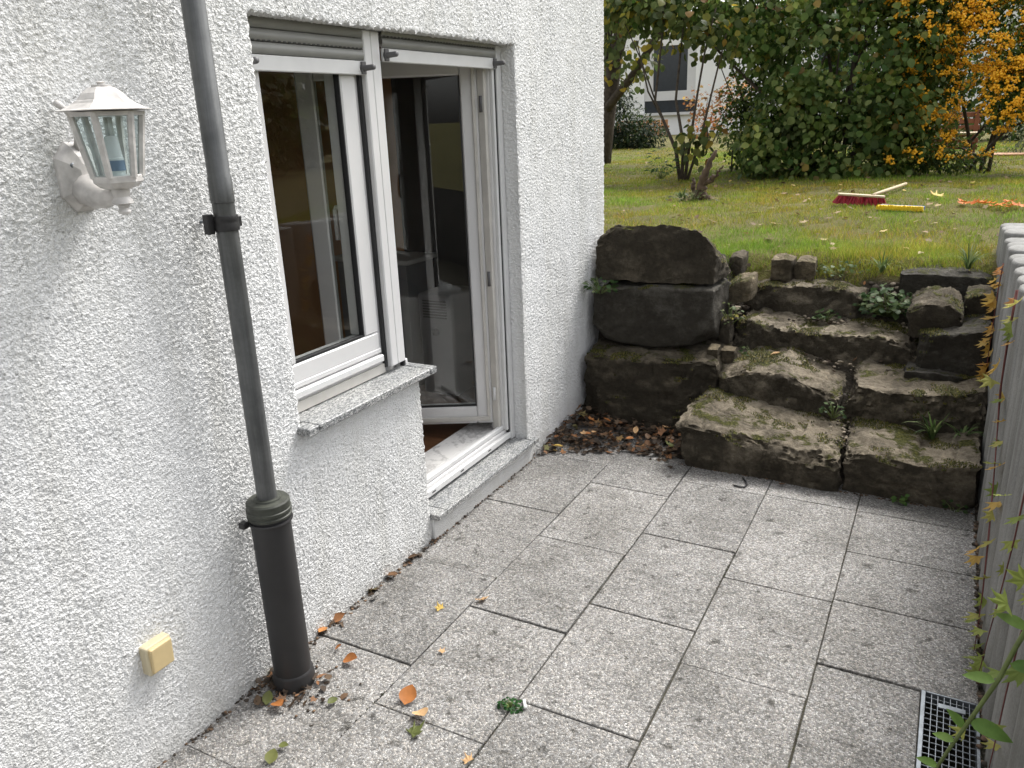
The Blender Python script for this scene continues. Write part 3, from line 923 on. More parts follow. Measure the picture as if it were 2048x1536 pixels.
# granite sills
sl = box('window_sill', -0.098, 0.052, 1.845, 2.500, 0.754, 0.781, M['granite'], house, 0.003)
box('sill_end', -0.098, 0.0525, 2.5035, 2.548, 0.754, 0.7815, M['granite'], sl, 0.003)
box('sill_end', -0.020, 0.0522, 1.792, 1.8418, 0.754, 0.7812, M['granite'], sl, 0.003)
ds = box('door_step', -0.095, 0.046, 2.560, 3.400, 0.101, 0.125, M['granite'], house, 0.003)
box('step_end', -0.095, 0.0463, 2.494, 2.5575, 0.101, 0.1252, M['granite'], ds, 0.003)
box('step_end', -0.02, 0.0462, 3.4030, 3.452, 0.101, 0.1253, M['granite'], ds, 0.003)
bm = bmesh.new()
add_box(bm, -0.2, 0.014, 2.496, 3.43, -0.02, 0.0995, 0.004)
bm_obj('plinth', bm, M['stucco'], house)

# things inside the room
ap = empty('portable_heater', (-0.75, 3.85, 0.15))
tag(ap, 'white boxy appliance with a slotted vent, dimly seen through the open door glass', 'appliance')
box('body', -0.86, -0.62, 3.72, 4.0, 0.17, 0.78, M['appl'], ap, 0.02, seg=3)
for k in range(7): box('vent_slat', -0.82, -0.66, 3.712, 3.719, 0.64 + k * 0.016, 0.648 + k * 0.016, M['stopper'], ap, 0.0)
V_, F_ = tube_data([(-0.74, 3.722, 0.56), (-0.74, 3.702, 0.56)], 0.022, 16); mesh_obj('knob', np.array([tuple(v) for v in V_]), F_, M['stopper'], ap, True)
tb = empty('side_cabinet', (-1.25, 3.95, 0.15))
tag(tb, 'pale cabinet standing in the dark room behind the open door', 'cabinet')
box('carcass', -1.50, -0.98, 3.80, 4.09, 0.151, 0.92, M['appl'], tb, 0.004)
box('top', -1.53, -0.95, 3.78, 4.092, 0.922, 0.95, M['room_white'], tb, 0.004)
cu = empty('armchair', (-1.6, 3.0, 0.15))
tag(cu, 'salmon fabric armchair in the room behind the fixed window', 'armchair')
bm = bmesh.new(); add_box(bm, -2.0, -1.15, 2.72, 2.92, 0.152, 1.16, 0.05, 4)
bm_obj('backrest', bm, M['curtain'], cu, True)
bm = bmesh.new(); add_box(bm, -2.0, -1.15, 2.25, 2.715, 0.152, 0.6, 0.05, 4)
bm_obj('seat', bm, M['curtain'], cu, True)
for x in (-2.09, -1.145):
    bm = bmesh.new(); add_box(bm, x, x + 0.085, 2.25, 2.9, 0.152, 0.78, 0.03, 3)
    bm_obj('armrest', bm, M['curtain'], cu, True)

# ------------------------------------------------------------------ downpipe
PXc, PYc = 0.098, 1.537
pipe = empty('rain_downpipe', (PXc, PYc, 0))
tag(pipe, 'grey zinc rain downpipe rising from a thick black standpipe against the white wall', 'downpipe')
lathe('pipe', [(0.0293, 0.60), (0.0293, 1.535), (0.0312, 1.537), (0.0312, 1.60), (0.0293, 1.603), (0.0293, 3.15)], PXc, PYc, M['zinc'], pipe, 36)
lathe('standpipe', [(0.0597, 0.005), (0.0597, 0.63)], PXc, PYc, M['pipe_dark'], pipe, 40)
lathe('foot_collar', [(0.0602, -0.005), (0.0660, -0.005), (0.0675, 0.012), (0.0675, 0.028), (0.0650, 0.034), (0.0650, 0.044), (0.0620, 0.050), (0.0602, 0.053)], PXc, PYc, M['pipe_dark'], pipe, 40)
lathe('cap', [(0.0602, 0.6059), (0.0661, 0.6072), (0.0674, 0.6142), (0.0638, 0.6168), (0.0638, 0.6219), (0.0674, 0.6245), (0.0674, 0.6322), (0.0647, 0.6341), (0.0647, 0.6552), (0.0606, 0.6603), (0.0418, 0.6616), (0.0400, 0.6667), (0.0335, 0.668), (0.0299, 0.668)], PXc, PYc, M['pipe_cap'], pipe, 40)
cl = lathe('clamp', [(0.0602, 0.590), (0.0665, 0.590), (0.0679, 0.594), (0.0665, 0.598), (0.0602, 0.598)], PXc, PYc, M['pipe_dark'], pipe, 40)
box('clamp_lug', PXc - 0.055, PXc - 0.03, PYc - 0.078, PYc - 0.055, 0.584, 0.604, M['pipe_dark'], cl, 0.003)
br = lathe('bracket', [(0.0295, 1.462), (0.033, 1.462), (0.0345, 1.472), (0.033, 1.482), (0.033, 1.488), (0.0345, 1.493), (0.033, 1.502), (0.0295, 1.502)], PXc, PYc, M['pipe_dark'], pipe, 32)
box('bracket_lug', PXc - 0.030, PXc - 0.010, PYc - 0.052, PYc - 0.030, 1.456, 1.508, M['pipe_dark'], br, 0.002)
box('bracket_lug', PXc - 0.004, PXc + 0.012, PYc + 0.030, PYc + 0.047, 1.468, 1.498, M['pipe_dark'], br, 0.003)
tube('bracket_screw', [(0.0, PYc, 1.482), (PXc - 0.03, PYc, 1.482)], 0.004, M['galv'], br, 8)

# ------------------------------------------------------------------ wall lantern
LCX, LCY = 0.165, 1.192
lan = empty('wall_lantern', (0.0, 1.2, 1.55))
tag(lan, 'small white six-sided carriage lantern on a curled bracket, on the roughcast wall', 'wall lamp')
LW_ = M['lamp_white']
PH = 0.07
# roof in two tiers
V, F = lathe_data([(r * 0.96, 1.768 + (z - 1.768) * 0.72) for r, z in [(0.102, 1.768), (0.104, 1.770), (0.090, 1.774), (0.066, 1.790), (0.060, 1.797), (0.056, 1.799), (0.044, 1.818), (0.030, 1.832), (0.021, 1.836)]], 6, LCX, LCY, PH)
mesh_obj('roof', np.array(V), F, LW_, lan)
lathe('roof_knob', [(0.020, 1.8155), (0.020, 1.820), (0.008, 1.821), (0.007, 1.824), (0.010, 1.826), (0.004, 1.828)], LCX, LCY, LW_, lan, 14)
# glass body: six tapered posts and panes, upper and lower ring
RT, RB, ZT, ZB = 0.072, 0.049, 1.765, 1.628
def hexpt(r, z, k): 
    a = 2 * PI * (k + PH) / 6
    return Vector((LCX + r * math.cos(a), LCY + r * math.sin(a), z))
for k in range(6):
    a, b = hexpt(RT, ZT, k), hexpt(RB, ZB, k)
    tube('cage_post', [a, b], 0.0075, LW_, lan, 6, False)
    q = [hexpt(RT - 0.003, ZT, k), hexpt(RT - 0.003, ZT, k + 1), hexpt(RB - 0.003, ZB, k + 1), hexpt(RB - 0.003, ZB, k)]
    bm = bmesh.new(); bm.faces.new([bm.verts.new(v) for v in q])
    bmesh.ops.solidify(bm, geom=list(bm.faces), thickness=0.0015)
    bm_obj('pane', bm, M['glass_lamp'], lan)
V, F = lathe_data([(RT + 0.005, 1.757), (RT + 0.006, 1.766)], 6, LCX, LCY, PH)
mesh_obj('upper_ring', np.array(V), F, LW_, lan)
V, F = lathe_data([(0.024, 1.602), (0.040, 1.607), (0.052, 1.618), (0.053, 1.630), (0.050, 1.632)], 6, LCX, LCY, PH)
mesh_obj('base_cup', np.array(V), F, LW_, lan)
lathe('finial', [(0.020, 1.603), (0.017, 1.585), (0.022, 1.576), (0.023, 1.571), (0.014, 1.568), (0.010, 1.560), (0.014, 1.553), (0.013, 1.549), (0.006, 1.546)], LCX, LCY, LW_, lan, 18)
lathe('bulb', [(0.017, 1.632), (0.019, 1.668), (0.017, 1.670), (0.014, 1.712), (0.011, 1.716)], LCX, LCY, M['bulb'], lan, 18)
lathe('bulb_label', [(0.0192, 1.642), (0.0194, 1.664)], LCX, LCY, M['bulb_print'], lan, 18)
for dx in (-0.007, 0.007): tube('bulb_tube', [(LCX + dx, LCY, 1.716), (LCX + dx, LCY, 1.755)], 0.005, M['bulb'], lan, 8)
# wall plate: elongated octagon, domed, with the bracket arm
def plate_ring(hw, hh, x):
    P8 = [(-.45, 1), (.45, 1), (1, .55), (1, -.55), (.45, -1), (-.45, -1), (-1, -.55), (-1, .55)]
    return [(x, 1.207 + hw * u, 1.628 + hh * v) for u, v in P8]
rings = [plate_ring(0.052, 0.078, -0.004), plate_ring(0.052, 0.078, 0.010), plate_ring(0.044, 0.068, 0.020), plate_ring(0.026, 0.045, 0.034), plate_ring(0.016, 0.028, 0.040)]
V = [p for r in rings for p in r]; F = []
for i in range(4):
    for k in range(8): F.append((i * 8 + k, i * 8 + (k + 1) % 8, (i + 1) * 8 + (k + 1) % 8, (i + 1) * 8 + k))
F.append(tuple(32 + k for k in range(8))); F.append(tuple(range(7, -1, -1)))
mesh_obj('wall_plate', np.array(V), F, LW_, lan)
tube('arm', [(0.028, 1.207, 1.600), (0.060, 1.204, 1.585), (0.100, 1.199, 1.580), (0.135, 1.195, 1.588), (0.160, 1.192, 1.598)], [0.040, 0.031, 0.022, 0.016, 0.015], LW_, lan, 10)
tube('stay_rod', [(0.020, 1.207, 1.690), (0.030, 1.206, 1.72), (0.034, 1.203, 1.750), (0.070, 1.198, 1.766), (0.1, 1.194, 1.768)], [0.009, 0.006, 0.0055, 0.005, 0.005], LW_, lan, 8)
tube('stay_scroll', [(0.034, 1.203, 1.750), (0.030, 1.190, 1.775), (0.024, 1.178, 1.788), (0.022, 1.172, 1.792)], [0.0055, 0.007, 0.0085, 0.006], LW_, lan, 8)
for z in (1.590, 1.655): tube('plate_screw', [(0.020, 1.180, z), (0.032, 1.180, z)], 0.006, M['galv'], lan, 8)

# ------------------------------------------------------------------ switch on the wall
sw = empty('light_switch', (0.0, 1.145, 0.305))
tag(sw, 'yellowed ivory square rocker switch low on the roughcast wall', 'switch')
box('housing', -0.004, 0.030, 1.102, 1.183, 0.303, 0.392, M['ivory2'], sw, 0.005, seg=2)
RK = Matrix.Translation((0.031, 1.143, 0.347)) @ Matrix.Rotation(math.radians(3), 4, 'Y') @ Matrix.Translation((-0.031, -1.143, -0.347))
box('rocker', 0.024, 0.0385, 1.109, 1.178, 0.309, 0.387, M['ivory'], sw, 0.004, RK, seg=2)

# ------------------------------------------------------------------ boulders
def boulder(name, label, top, bot, y0, y1, mat, seed, back_up=0.0, lean=0.0, r=0.05, amp=0.022, res=0.0125, cat='boulder', group=None, chip=1.0, ncut=9):
    x0, x1 = top[0][0], top[-1][0]
    tx = [t[0] for t in top]; tz = [t[1] for t in top]
    bx = [t[0] for t in bot]; bz = [t[1] for t in bot]
    Lx = x1 - x0; Ly = y1 - y0
    Lz = float(np.mean(tz) - np.mean(bz))
    nx, nyy, nz_ = [max(5, int(L / res)) for L in (Lx, Ly, Lz)]
    bm = bmesh.new()
    vmap = {}
    def vert(i, j, k):
        key = (i, j, k)
        if key not in vmap:
            vmap[key] = bm.verts.new((i / nx * Lx, j / nyy * Ly, k / nz_ * Lz))
        return vmap[key]
    for i in range(nx):
        for j in range(nyy):
            for k in (0, nz_): bm.faces.new((vert(i, j, k), vert(i + 1, j, k), vert(i + 1, j + 1, k), vert(i, j + 1, k)))
        for k in range(nz_):
            for j in (0, nyy): bm.faces.new((vert(i, j, k), vert(i + 1, j, k), vert(i + 1, j, k + 1), vert(i, j, k + 1)))
    for j in range(nyy):
        for k in range(nz_):
            for i in (0, nx): bm.faces.new((vert(i, j, k), vert(i, j + 1, k), vert(i, j + 1, k + 1), vert(i, j, k + 1)))
    rr = min(r * 0.28, Lx * .45, Ly * .45, Lz * .45)
    sv = Vector((seed * 3.7, seed * 1.3, seed * 7.1))
    rnd = random.Random(seed)
    half = Vector((Lx / 2, Ly / 2, Lz / 2))
    cuts = []
    for k in range(ncut):
        # broken corners and edges: planes that shave the block
        d = Vector((rnd.choice((-1, 1)) * rnd.uniform(.05, 1), rnd.uniform(-1, .5), rnd.uniform(-.5, .55)))
        d = Vector((d.x / Lx, d.y / Ly, d.z / Lz)); d.normalize()
        sup = abs(d.x) * half.x + abs(d.y) * half.y + abs(d.z) * half.z
        cuts.append((d, sup * rnd.uniform(.80, .95)))
    for v in bm.verts:
        p = v.co.copy()
        re = rr * (0.35 + 0.9 * (noise.noise(p * 4 + sv) * 0.5 + 0.5))
        q = Vector((min(max(p.x, re), Lx - re), min(max(p.y, re), Ly - re), min(max(p.z, re), Lz - re)))
        d = p - q
        if d.length > 1e-9 and (abs(d.x) > 1e-9) + (abs(d.y) > 1e-9) + (abs(d.z) > 1e-9) > 1:
            p = q + d.normalized() * re
        c = p - half
        for n_, dd_ in cuts:
            e_ = n_.dot(c) - dd_ + 0.012 * noise.noise(p * 9 + sv)
            if e_ > 0: c = c - n_ * e_
        p = c + half
        u, w, t = p.x / Lx, p.y / Ly, p.z / Lz
        x = x0 + u * Lx
        zt = float(np.interp(x, tx, tz)); zb = float(np.interp(x, bx, bz))
        z = zb + t * (zt - zb) + back_up * w * t
        y = y0 + w * Ly + lean * t * (1 - w)
        v.co = (x, y, z)
    bmesh.ops.recalc_face_normals(bm, faces=bm.faces)
    bm.normal_update()
    newco = []
    for v in bm.verts:
        p = v.co + sv
        d = amp * 0.6 * noise.fractal(p * 3.2, 0.9, 2.1, 4)
        up = max(0.0, v.normal.z)
        # split, stepped bedding: terraces on top, ledges on the faces
        s_ = noise.fractal(Vector((p.x * 3.0, p.y * 3.0, p.z * (12.0 - 8 * up))), 0.9, 2.0, 3) * 3.2
        fl = math.floor(s_); fr = s_ - fl
        st = fl + min(1, max(0, (fr - 0.45) / 0.55)) ** 1.3
        d += amp * 0.17 * chip * st
        rid = 1 - abs(noise.noise(p * 7.0)) * 2
        d -= amp * 0.5 * chip * max(0, rid - 0.72) * 2.5
        d += 0.009 * noise.fractal(p * 12, 0.8, 2.0, 3)
        newco.append(v.co + v.normal * d)
    for v, c in zip(bm.verts, newco): v.co = c
    o = bm_obj(name, bm, mat, None, True)
    o.data.set_sharp_from_angle(angle=math.radians(44))
    tag(o, label, cat, group)
    moss_on(o, seed)
    return o

def moss_on(o, seed):
    me = o.data
    n = len(me.polygons)
    cen = np.zeros(n * 3, dtype=np.float32); nor = np.zeros(n * 3, dtype=np.float32)
    me.polygons.foreach_get('center', cen); me.polygons.foreach_get('normal', nor)
    cen = cen.reshape(-1, 3); nor = nor.reshape(-1, 3)
    m = np.array([noise.fractal(Vector(c) * 5.0 + Vector((seed * 2.3, 0, 0)), 0.8, 2.0, 4) for c in cen])
    idx = np.where((nor[:, 2] > 0.55) & (m > 0.30))[0]
    if len(idx) < 12: return
    k = np.repeat(idx, 7)
    base = cen[k] + rng.normal(0, 0.006, (len(k), 3)) * np.array([1, 1, 0.25])
    h = (0.004 + 0.010 * np.clip(m[k] - 0.30, 0, 0.6)) * rng.uniform(.6, 1.4, len(k)); r = rng.uniform(.0025, .0055, len(k))
    a0 = rng.uniform(0, 6.28, len(k))
    V = np.zeros((len(k), 4, 3))
    for q in range(3):
        V[:, q] = base + np.stack([np.cos(a0 + q * 2.094) * r, np.sin(a0 + q * 2.094) * r, np.full(len(k), -0.003)], 1)
    V[:, 3] = base + np.stack([rng.normal(0, .002, len(k)), rng.normal(0, .002, len(k)), h], 1)
    F = (np.array([[0, 1, 3], [1, 2, 3], [2, 0, 3]])[None] + (np.arange(len(k)) * 4)[:, None, None]).reshape(-1, 3)
    C = ramp_cols([(0, (0.03, 0.035, 0.009)), (0.5, (0.075, 0.08, 0.018)), (0.85, (0.16, 0.145, 0.03)), (1, (0.15, 0.10, 0.045))], len(k), 0.3)
    q = mesh_obj('moss', V.reshape(-1, 3), F, M['grassv'], o, False, np.repeat(C, 4, 0))
    q['kind'] = 'stuff'

B = boulder
A_, B_, C_, D_ = M['stoneA'], M['stoneB'], M['stoneC'], M['stoneD']
# stack against the house corner
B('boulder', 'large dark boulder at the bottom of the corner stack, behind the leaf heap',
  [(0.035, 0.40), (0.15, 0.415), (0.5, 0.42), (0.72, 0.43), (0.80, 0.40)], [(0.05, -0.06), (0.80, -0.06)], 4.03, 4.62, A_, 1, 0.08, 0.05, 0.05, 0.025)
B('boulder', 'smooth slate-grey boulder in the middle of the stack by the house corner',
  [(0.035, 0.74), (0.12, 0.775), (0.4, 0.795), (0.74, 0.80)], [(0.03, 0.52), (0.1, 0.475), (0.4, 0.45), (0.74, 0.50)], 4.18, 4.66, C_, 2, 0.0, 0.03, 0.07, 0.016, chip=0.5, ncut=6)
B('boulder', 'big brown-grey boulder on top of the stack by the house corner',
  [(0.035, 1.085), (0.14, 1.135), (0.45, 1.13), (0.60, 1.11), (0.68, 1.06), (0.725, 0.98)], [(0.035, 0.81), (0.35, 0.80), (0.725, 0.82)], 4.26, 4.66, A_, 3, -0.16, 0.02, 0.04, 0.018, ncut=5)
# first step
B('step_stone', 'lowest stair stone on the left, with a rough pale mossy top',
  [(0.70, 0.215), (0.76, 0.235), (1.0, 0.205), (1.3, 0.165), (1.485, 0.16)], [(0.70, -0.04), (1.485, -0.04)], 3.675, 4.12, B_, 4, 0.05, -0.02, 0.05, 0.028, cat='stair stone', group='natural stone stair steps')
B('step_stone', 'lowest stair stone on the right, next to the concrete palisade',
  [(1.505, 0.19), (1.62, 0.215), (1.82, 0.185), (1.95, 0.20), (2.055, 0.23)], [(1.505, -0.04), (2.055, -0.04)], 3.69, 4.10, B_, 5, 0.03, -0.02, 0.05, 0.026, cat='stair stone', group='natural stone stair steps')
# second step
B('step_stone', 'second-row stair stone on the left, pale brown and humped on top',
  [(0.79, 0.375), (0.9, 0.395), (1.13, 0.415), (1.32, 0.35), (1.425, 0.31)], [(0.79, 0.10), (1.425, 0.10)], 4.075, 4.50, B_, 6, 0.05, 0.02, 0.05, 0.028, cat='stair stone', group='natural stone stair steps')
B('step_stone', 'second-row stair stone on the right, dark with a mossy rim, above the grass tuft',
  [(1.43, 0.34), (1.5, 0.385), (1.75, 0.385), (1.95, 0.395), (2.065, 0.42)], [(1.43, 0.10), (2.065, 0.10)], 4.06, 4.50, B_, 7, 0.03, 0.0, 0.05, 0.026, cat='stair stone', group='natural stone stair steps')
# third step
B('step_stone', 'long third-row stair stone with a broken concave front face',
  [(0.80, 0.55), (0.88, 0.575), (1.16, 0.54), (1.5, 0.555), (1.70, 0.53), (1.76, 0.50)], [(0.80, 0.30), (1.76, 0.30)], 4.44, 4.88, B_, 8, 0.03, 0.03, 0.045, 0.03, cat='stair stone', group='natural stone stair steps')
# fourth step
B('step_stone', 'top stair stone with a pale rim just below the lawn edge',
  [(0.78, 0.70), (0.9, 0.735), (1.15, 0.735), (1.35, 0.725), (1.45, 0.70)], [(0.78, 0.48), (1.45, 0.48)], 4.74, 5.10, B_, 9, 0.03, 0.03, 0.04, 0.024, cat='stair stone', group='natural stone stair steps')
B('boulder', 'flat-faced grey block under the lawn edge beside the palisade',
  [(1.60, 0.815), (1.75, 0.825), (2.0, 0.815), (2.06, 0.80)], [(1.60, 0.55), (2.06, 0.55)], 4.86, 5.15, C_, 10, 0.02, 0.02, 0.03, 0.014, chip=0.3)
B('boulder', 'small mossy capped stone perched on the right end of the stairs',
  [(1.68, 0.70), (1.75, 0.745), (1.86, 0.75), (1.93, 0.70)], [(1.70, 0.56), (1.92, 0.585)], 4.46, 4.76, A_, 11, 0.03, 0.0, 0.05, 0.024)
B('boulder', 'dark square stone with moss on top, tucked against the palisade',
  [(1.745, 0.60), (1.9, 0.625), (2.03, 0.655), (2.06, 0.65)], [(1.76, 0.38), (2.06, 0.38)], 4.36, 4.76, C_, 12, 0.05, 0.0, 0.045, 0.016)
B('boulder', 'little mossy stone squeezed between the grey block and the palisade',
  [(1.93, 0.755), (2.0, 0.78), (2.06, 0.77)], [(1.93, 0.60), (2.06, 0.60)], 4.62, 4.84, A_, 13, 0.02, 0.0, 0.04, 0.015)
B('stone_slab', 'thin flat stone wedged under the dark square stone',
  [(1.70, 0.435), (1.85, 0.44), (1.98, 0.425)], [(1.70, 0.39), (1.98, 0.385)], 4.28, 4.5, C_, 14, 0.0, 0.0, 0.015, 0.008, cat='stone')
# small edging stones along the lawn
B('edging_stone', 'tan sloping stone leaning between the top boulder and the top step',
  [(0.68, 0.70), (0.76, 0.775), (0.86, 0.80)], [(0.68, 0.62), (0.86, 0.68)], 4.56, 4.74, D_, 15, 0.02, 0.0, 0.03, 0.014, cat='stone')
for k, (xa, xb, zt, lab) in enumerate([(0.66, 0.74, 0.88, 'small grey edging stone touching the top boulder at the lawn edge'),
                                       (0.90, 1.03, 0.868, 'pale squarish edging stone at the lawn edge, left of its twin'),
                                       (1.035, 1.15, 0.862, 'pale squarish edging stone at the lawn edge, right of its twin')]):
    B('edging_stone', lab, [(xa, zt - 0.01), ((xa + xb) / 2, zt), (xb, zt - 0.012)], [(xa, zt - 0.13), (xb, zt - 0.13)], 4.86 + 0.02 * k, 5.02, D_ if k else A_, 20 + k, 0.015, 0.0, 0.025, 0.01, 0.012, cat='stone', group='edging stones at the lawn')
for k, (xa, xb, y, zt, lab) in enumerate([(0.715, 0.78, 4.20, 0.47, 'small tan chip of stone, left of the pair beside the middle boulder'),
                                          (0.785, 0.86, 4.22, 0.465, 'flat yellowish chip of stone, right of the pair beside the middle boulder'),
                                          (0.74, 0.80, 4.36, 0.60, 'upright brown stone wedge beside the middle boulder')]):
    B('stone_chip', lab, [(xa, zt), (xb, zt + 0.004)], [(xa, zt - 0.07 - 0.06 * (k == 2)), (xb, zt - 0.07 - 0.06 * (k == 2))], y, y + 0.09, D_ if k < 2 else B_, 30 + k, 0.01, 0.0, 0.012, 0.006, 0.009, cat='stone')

# rubble, pebbles on the treads
def ico(sub):
    bm = bmesh.new(); bmesh.ops.create_icosphere(bm, subdivisions=sub, radius=1.0)
    bm.verts.ensure_lookup_table()
    V = np.array([v.co[:] for v in bm.verts]); F = np.array([[v.index for v in f.verts] for f in bm.faces]); bm.free()
    return V, F
ICO1 = ico(1); ICO2 = ico(2)
def pebbles(name, spots, mat, cols):
    Vs, Fs, Cs = [], [], []; o = 0
    for (x, y, z, r) in spots:
        v = ICO1[0] * (1 + 0.25 * rng.standard_normal((len(ICO1[0]), 1)) * 0.6) * np.array([1, rng.uniform(.6, 1), rng.uniform(.35, .7)]) * r
        a = rng.uniform(0, 6.28); c, s = math.cos(a), math.sin(a)
        v = v @ np.array([[c, s, 0], [-s, c, 0], [0, 0, 1]])
        Vs.append(v + np.array([x, y, z])); Fs.append(ICO1[1] + o); o += len(v)
        Cs.append(np.repeat([cols[rng.integers(len(cols))] * rng.uniform(.7, 1.2)], len(v), 0))
    ob = mesh_obj(name, np.concatenate(Vs), np.concatenate(Fs), mat, None, False, np.concatenate(Cs))
    tag(ob, kind='stuff')
    return ob
g = NG('pebble'); va = g.n('ShaderNodeVertexColor', layer_name='Col'); p = g.pos()
g.base(g.mix(0.6, va.outputs[0], g.ramp(g.noise(p, 60, 4), [(0.3, (0.6, 0.6, 0.6)), (0.7, (1.1, 1.1, 1.1))]), 'MULTIPLY')); g.rough(0.9)
M['pebble'] = g.m
PC = [np.array(c) for c in ((0.16, 0.13, 0.09), (0.24, 0.20, 0.15), (0.10, 0.08, 0.06), (0.34, 0.29, 0.22), (0.07, 0.055, 0.04))]
sp = []
def surf(x, y): return float(height(x, y))
for _ in range(130):
    x = rng.normal(1.47, 0.12); y = rng.uniform(3.80, 4.08); sp.append((x, y, 0.185 + (y - 3.9) * 0.10, rng.uniform(.003, .012) * (1 + .8 * (rng.random() > .9))))
for _ in range(90):
    x = rng.uniform(0.8, 2.05); y = 4.46 - abs(rng.normal(0, .07)); sp.append((x, y, 0.395 + 0.02 * rng.random(), rng.uniform(.004, .016) * (1 + (rng.random() > .9))))
for _ in range(80):
    x = rng.uniform(0.8, 1.75); y = 4.76 - abs(rng.normal(0, .07)); sp.append((x, y, 0.555 + 0.02 * rng.random(), rng.uniform(.004, .016) * (1 + (rng.random() > .9))))
for _ in range(60):
    x = rng.uniform(0.70, 0.82); y = rng.uniform(4.1, 4.8); sp.append((x, y, surf(x + .1, y) + 0.03, rng.uniform(.012, .035)))
for _ in range(60):
    x = rng.uniform(1.45, 1.78); y = rng.uniform(4.78, 4.95); sp.append((x, y, 0.62 + (y - 4.78) * .7 + 0.02 * rng.random(), rng.uniform(.01, .028)))
o = pebbles('gravel', sp, M['pebble'], PC)
o['label'] = 'loose pebbles and rubble lying on the stair treads'

# ------------------------------------------------------------------ concrete palisade
pal = empty('concrete_palisade', (2.16, 3.0, 0))
tag(pal, 'row of grey round-fronted concrete palisade posts retaining the lawn on the right', 'palisade')
def pal_post(yc, w, zt, dx):
    n = 12
    prof = []
    for k in range(n + 1):
        a = -PI / 2 + PI * k / n
        prof.append((2.066 + 0.06 - 0.06 * max(0.0, math.cos(a)) ** 0.7 + dx, yc + (w / 2 - 0.0015) * math.sin(a)))
    prof += [(2.24, yc + w / 2 - 0.0015), (2.24, yc - w / 2 + 0.0015)]
    bm = bmesh.new()
    lev = [(-0.3, 0.0), (zt - 0.014, 0.0), (zt - 0.004, 0.004), (zt, 0.012)]
    cx_, cy_ = 2.15, yc
    rings = []
    for z, ins in lev:
        ring = []
        for x, y in prof:
            dx_, dy_ = cx_ - x, cy_ - y
            L = math.hypot(dx_, dy_)
            ring.append(bm.verts.new((x + dx_ / L * ins, y + dy_ / L * ins, z)))
        rings.append(ring)
    m = len(prof)
    for a, b in zip(rings[:-1], rings[1:]):
        for k in range(m): bm.faces.new((a[k], a[(k + 1) % m], b[(k + 1) % m], b[k]))
    bm.faces.new(rings[-1])
    o = bm_obj('post', bm, M['concrete'], pal, True)
    o.data.set_sharp_from_angle(angle=math.radians(50))
pw = 0.188
y = 5.32
while y > -1.6:
    pal_post(y, pw, 1.052 + random.uniform(-.012, .012), random.uniform(-.004, .004))
    y -= pw
sp = []
for c, ys in rows.items():
    for yy in ys[2:]:
        if random.random() < 0.55:
            xa = random.uniform(CX[c], CX[c + 1]); ln = random.uniform(.05, .3)
            for _ in range(int(90 * ln)):
                sp.append((min(CX[c + 1], xa + rng.uniform(0, ln)), yy + rng.normal(0, .0022), rng.uniform(-.003, .001), rng.uniform(.0012, .0036)))
    for _ in range(5):
        ya = random.uniform(1.1, 3.4)
        for _ in range(16): sp.append((CX[c + 1] + rng.normal(0, .0022), ya + rng.uniform(0, .22), rng.uniform(-.003, .001), rng.uniform(.0012, .0036)))
sp = [q for q in sp if q[0] < 2.05 and not (q[0] > 1.89 and 1.9 < q[1] < 2.36)]
o = pebbles('joint_moss', sp, M['pebble'], [np.array((0.035, 0.032, 0.02)), np.array((0.05, 0.055, 0.022)), np.array((0.07, 0.055, 0.035))])
o['label'] = 'dark moss and dirt sitting in the joints of the paving'
# leaf mould along the foot of the palisade
sp = [(rng.uniform(2.055, 2.085), rng.uniform(1.0, 3.7), rng.uniform(-.005, .008), rng.uniform(.004, .014)) for _ in range(420)]
o = pebbles('soil_crumbs', sp, M['pebble'], [np.array((0.05, 0.04, 0.03)), np.array((0.09, 0.07, 0.05)), np.array((0.14, 0.09, 0.06))])
o['label'] = 'dark soil crumbs along the foot of the palisade'
sp = [(abs(rng.normal(0.012, 0.008)), rng.uniform(1.0, 3.5), rng.uniform(-.003, .005), rng.uniform(.003, .009)) for _ in range(380)]
sp += [(PXc + rng.normal(0, 0.085), PYc - 0.02 + rng.normal(0, 0.06), rng.uniform(-.002, .006), rng.uniform(.002, .007)) for _ in range(150)]
sp += [(rng.uniform(0.72, 2.06), 3.69 + abs(rng.normal(0, 0.008)) - 0.02, 0.0, rng.uniform(.003, .008)) for _ in range(160)]
o = pebbles('soil_crumbs', sp, M['pebble'], [np.array((0.05, 0.04, 0.03)), np.array((0.08, 0.06, 0.045)), np.array((0.16, 0.10, 0.06))])
o['label'] = 'dark soil crumbs along the wall foot and the lowest steps'

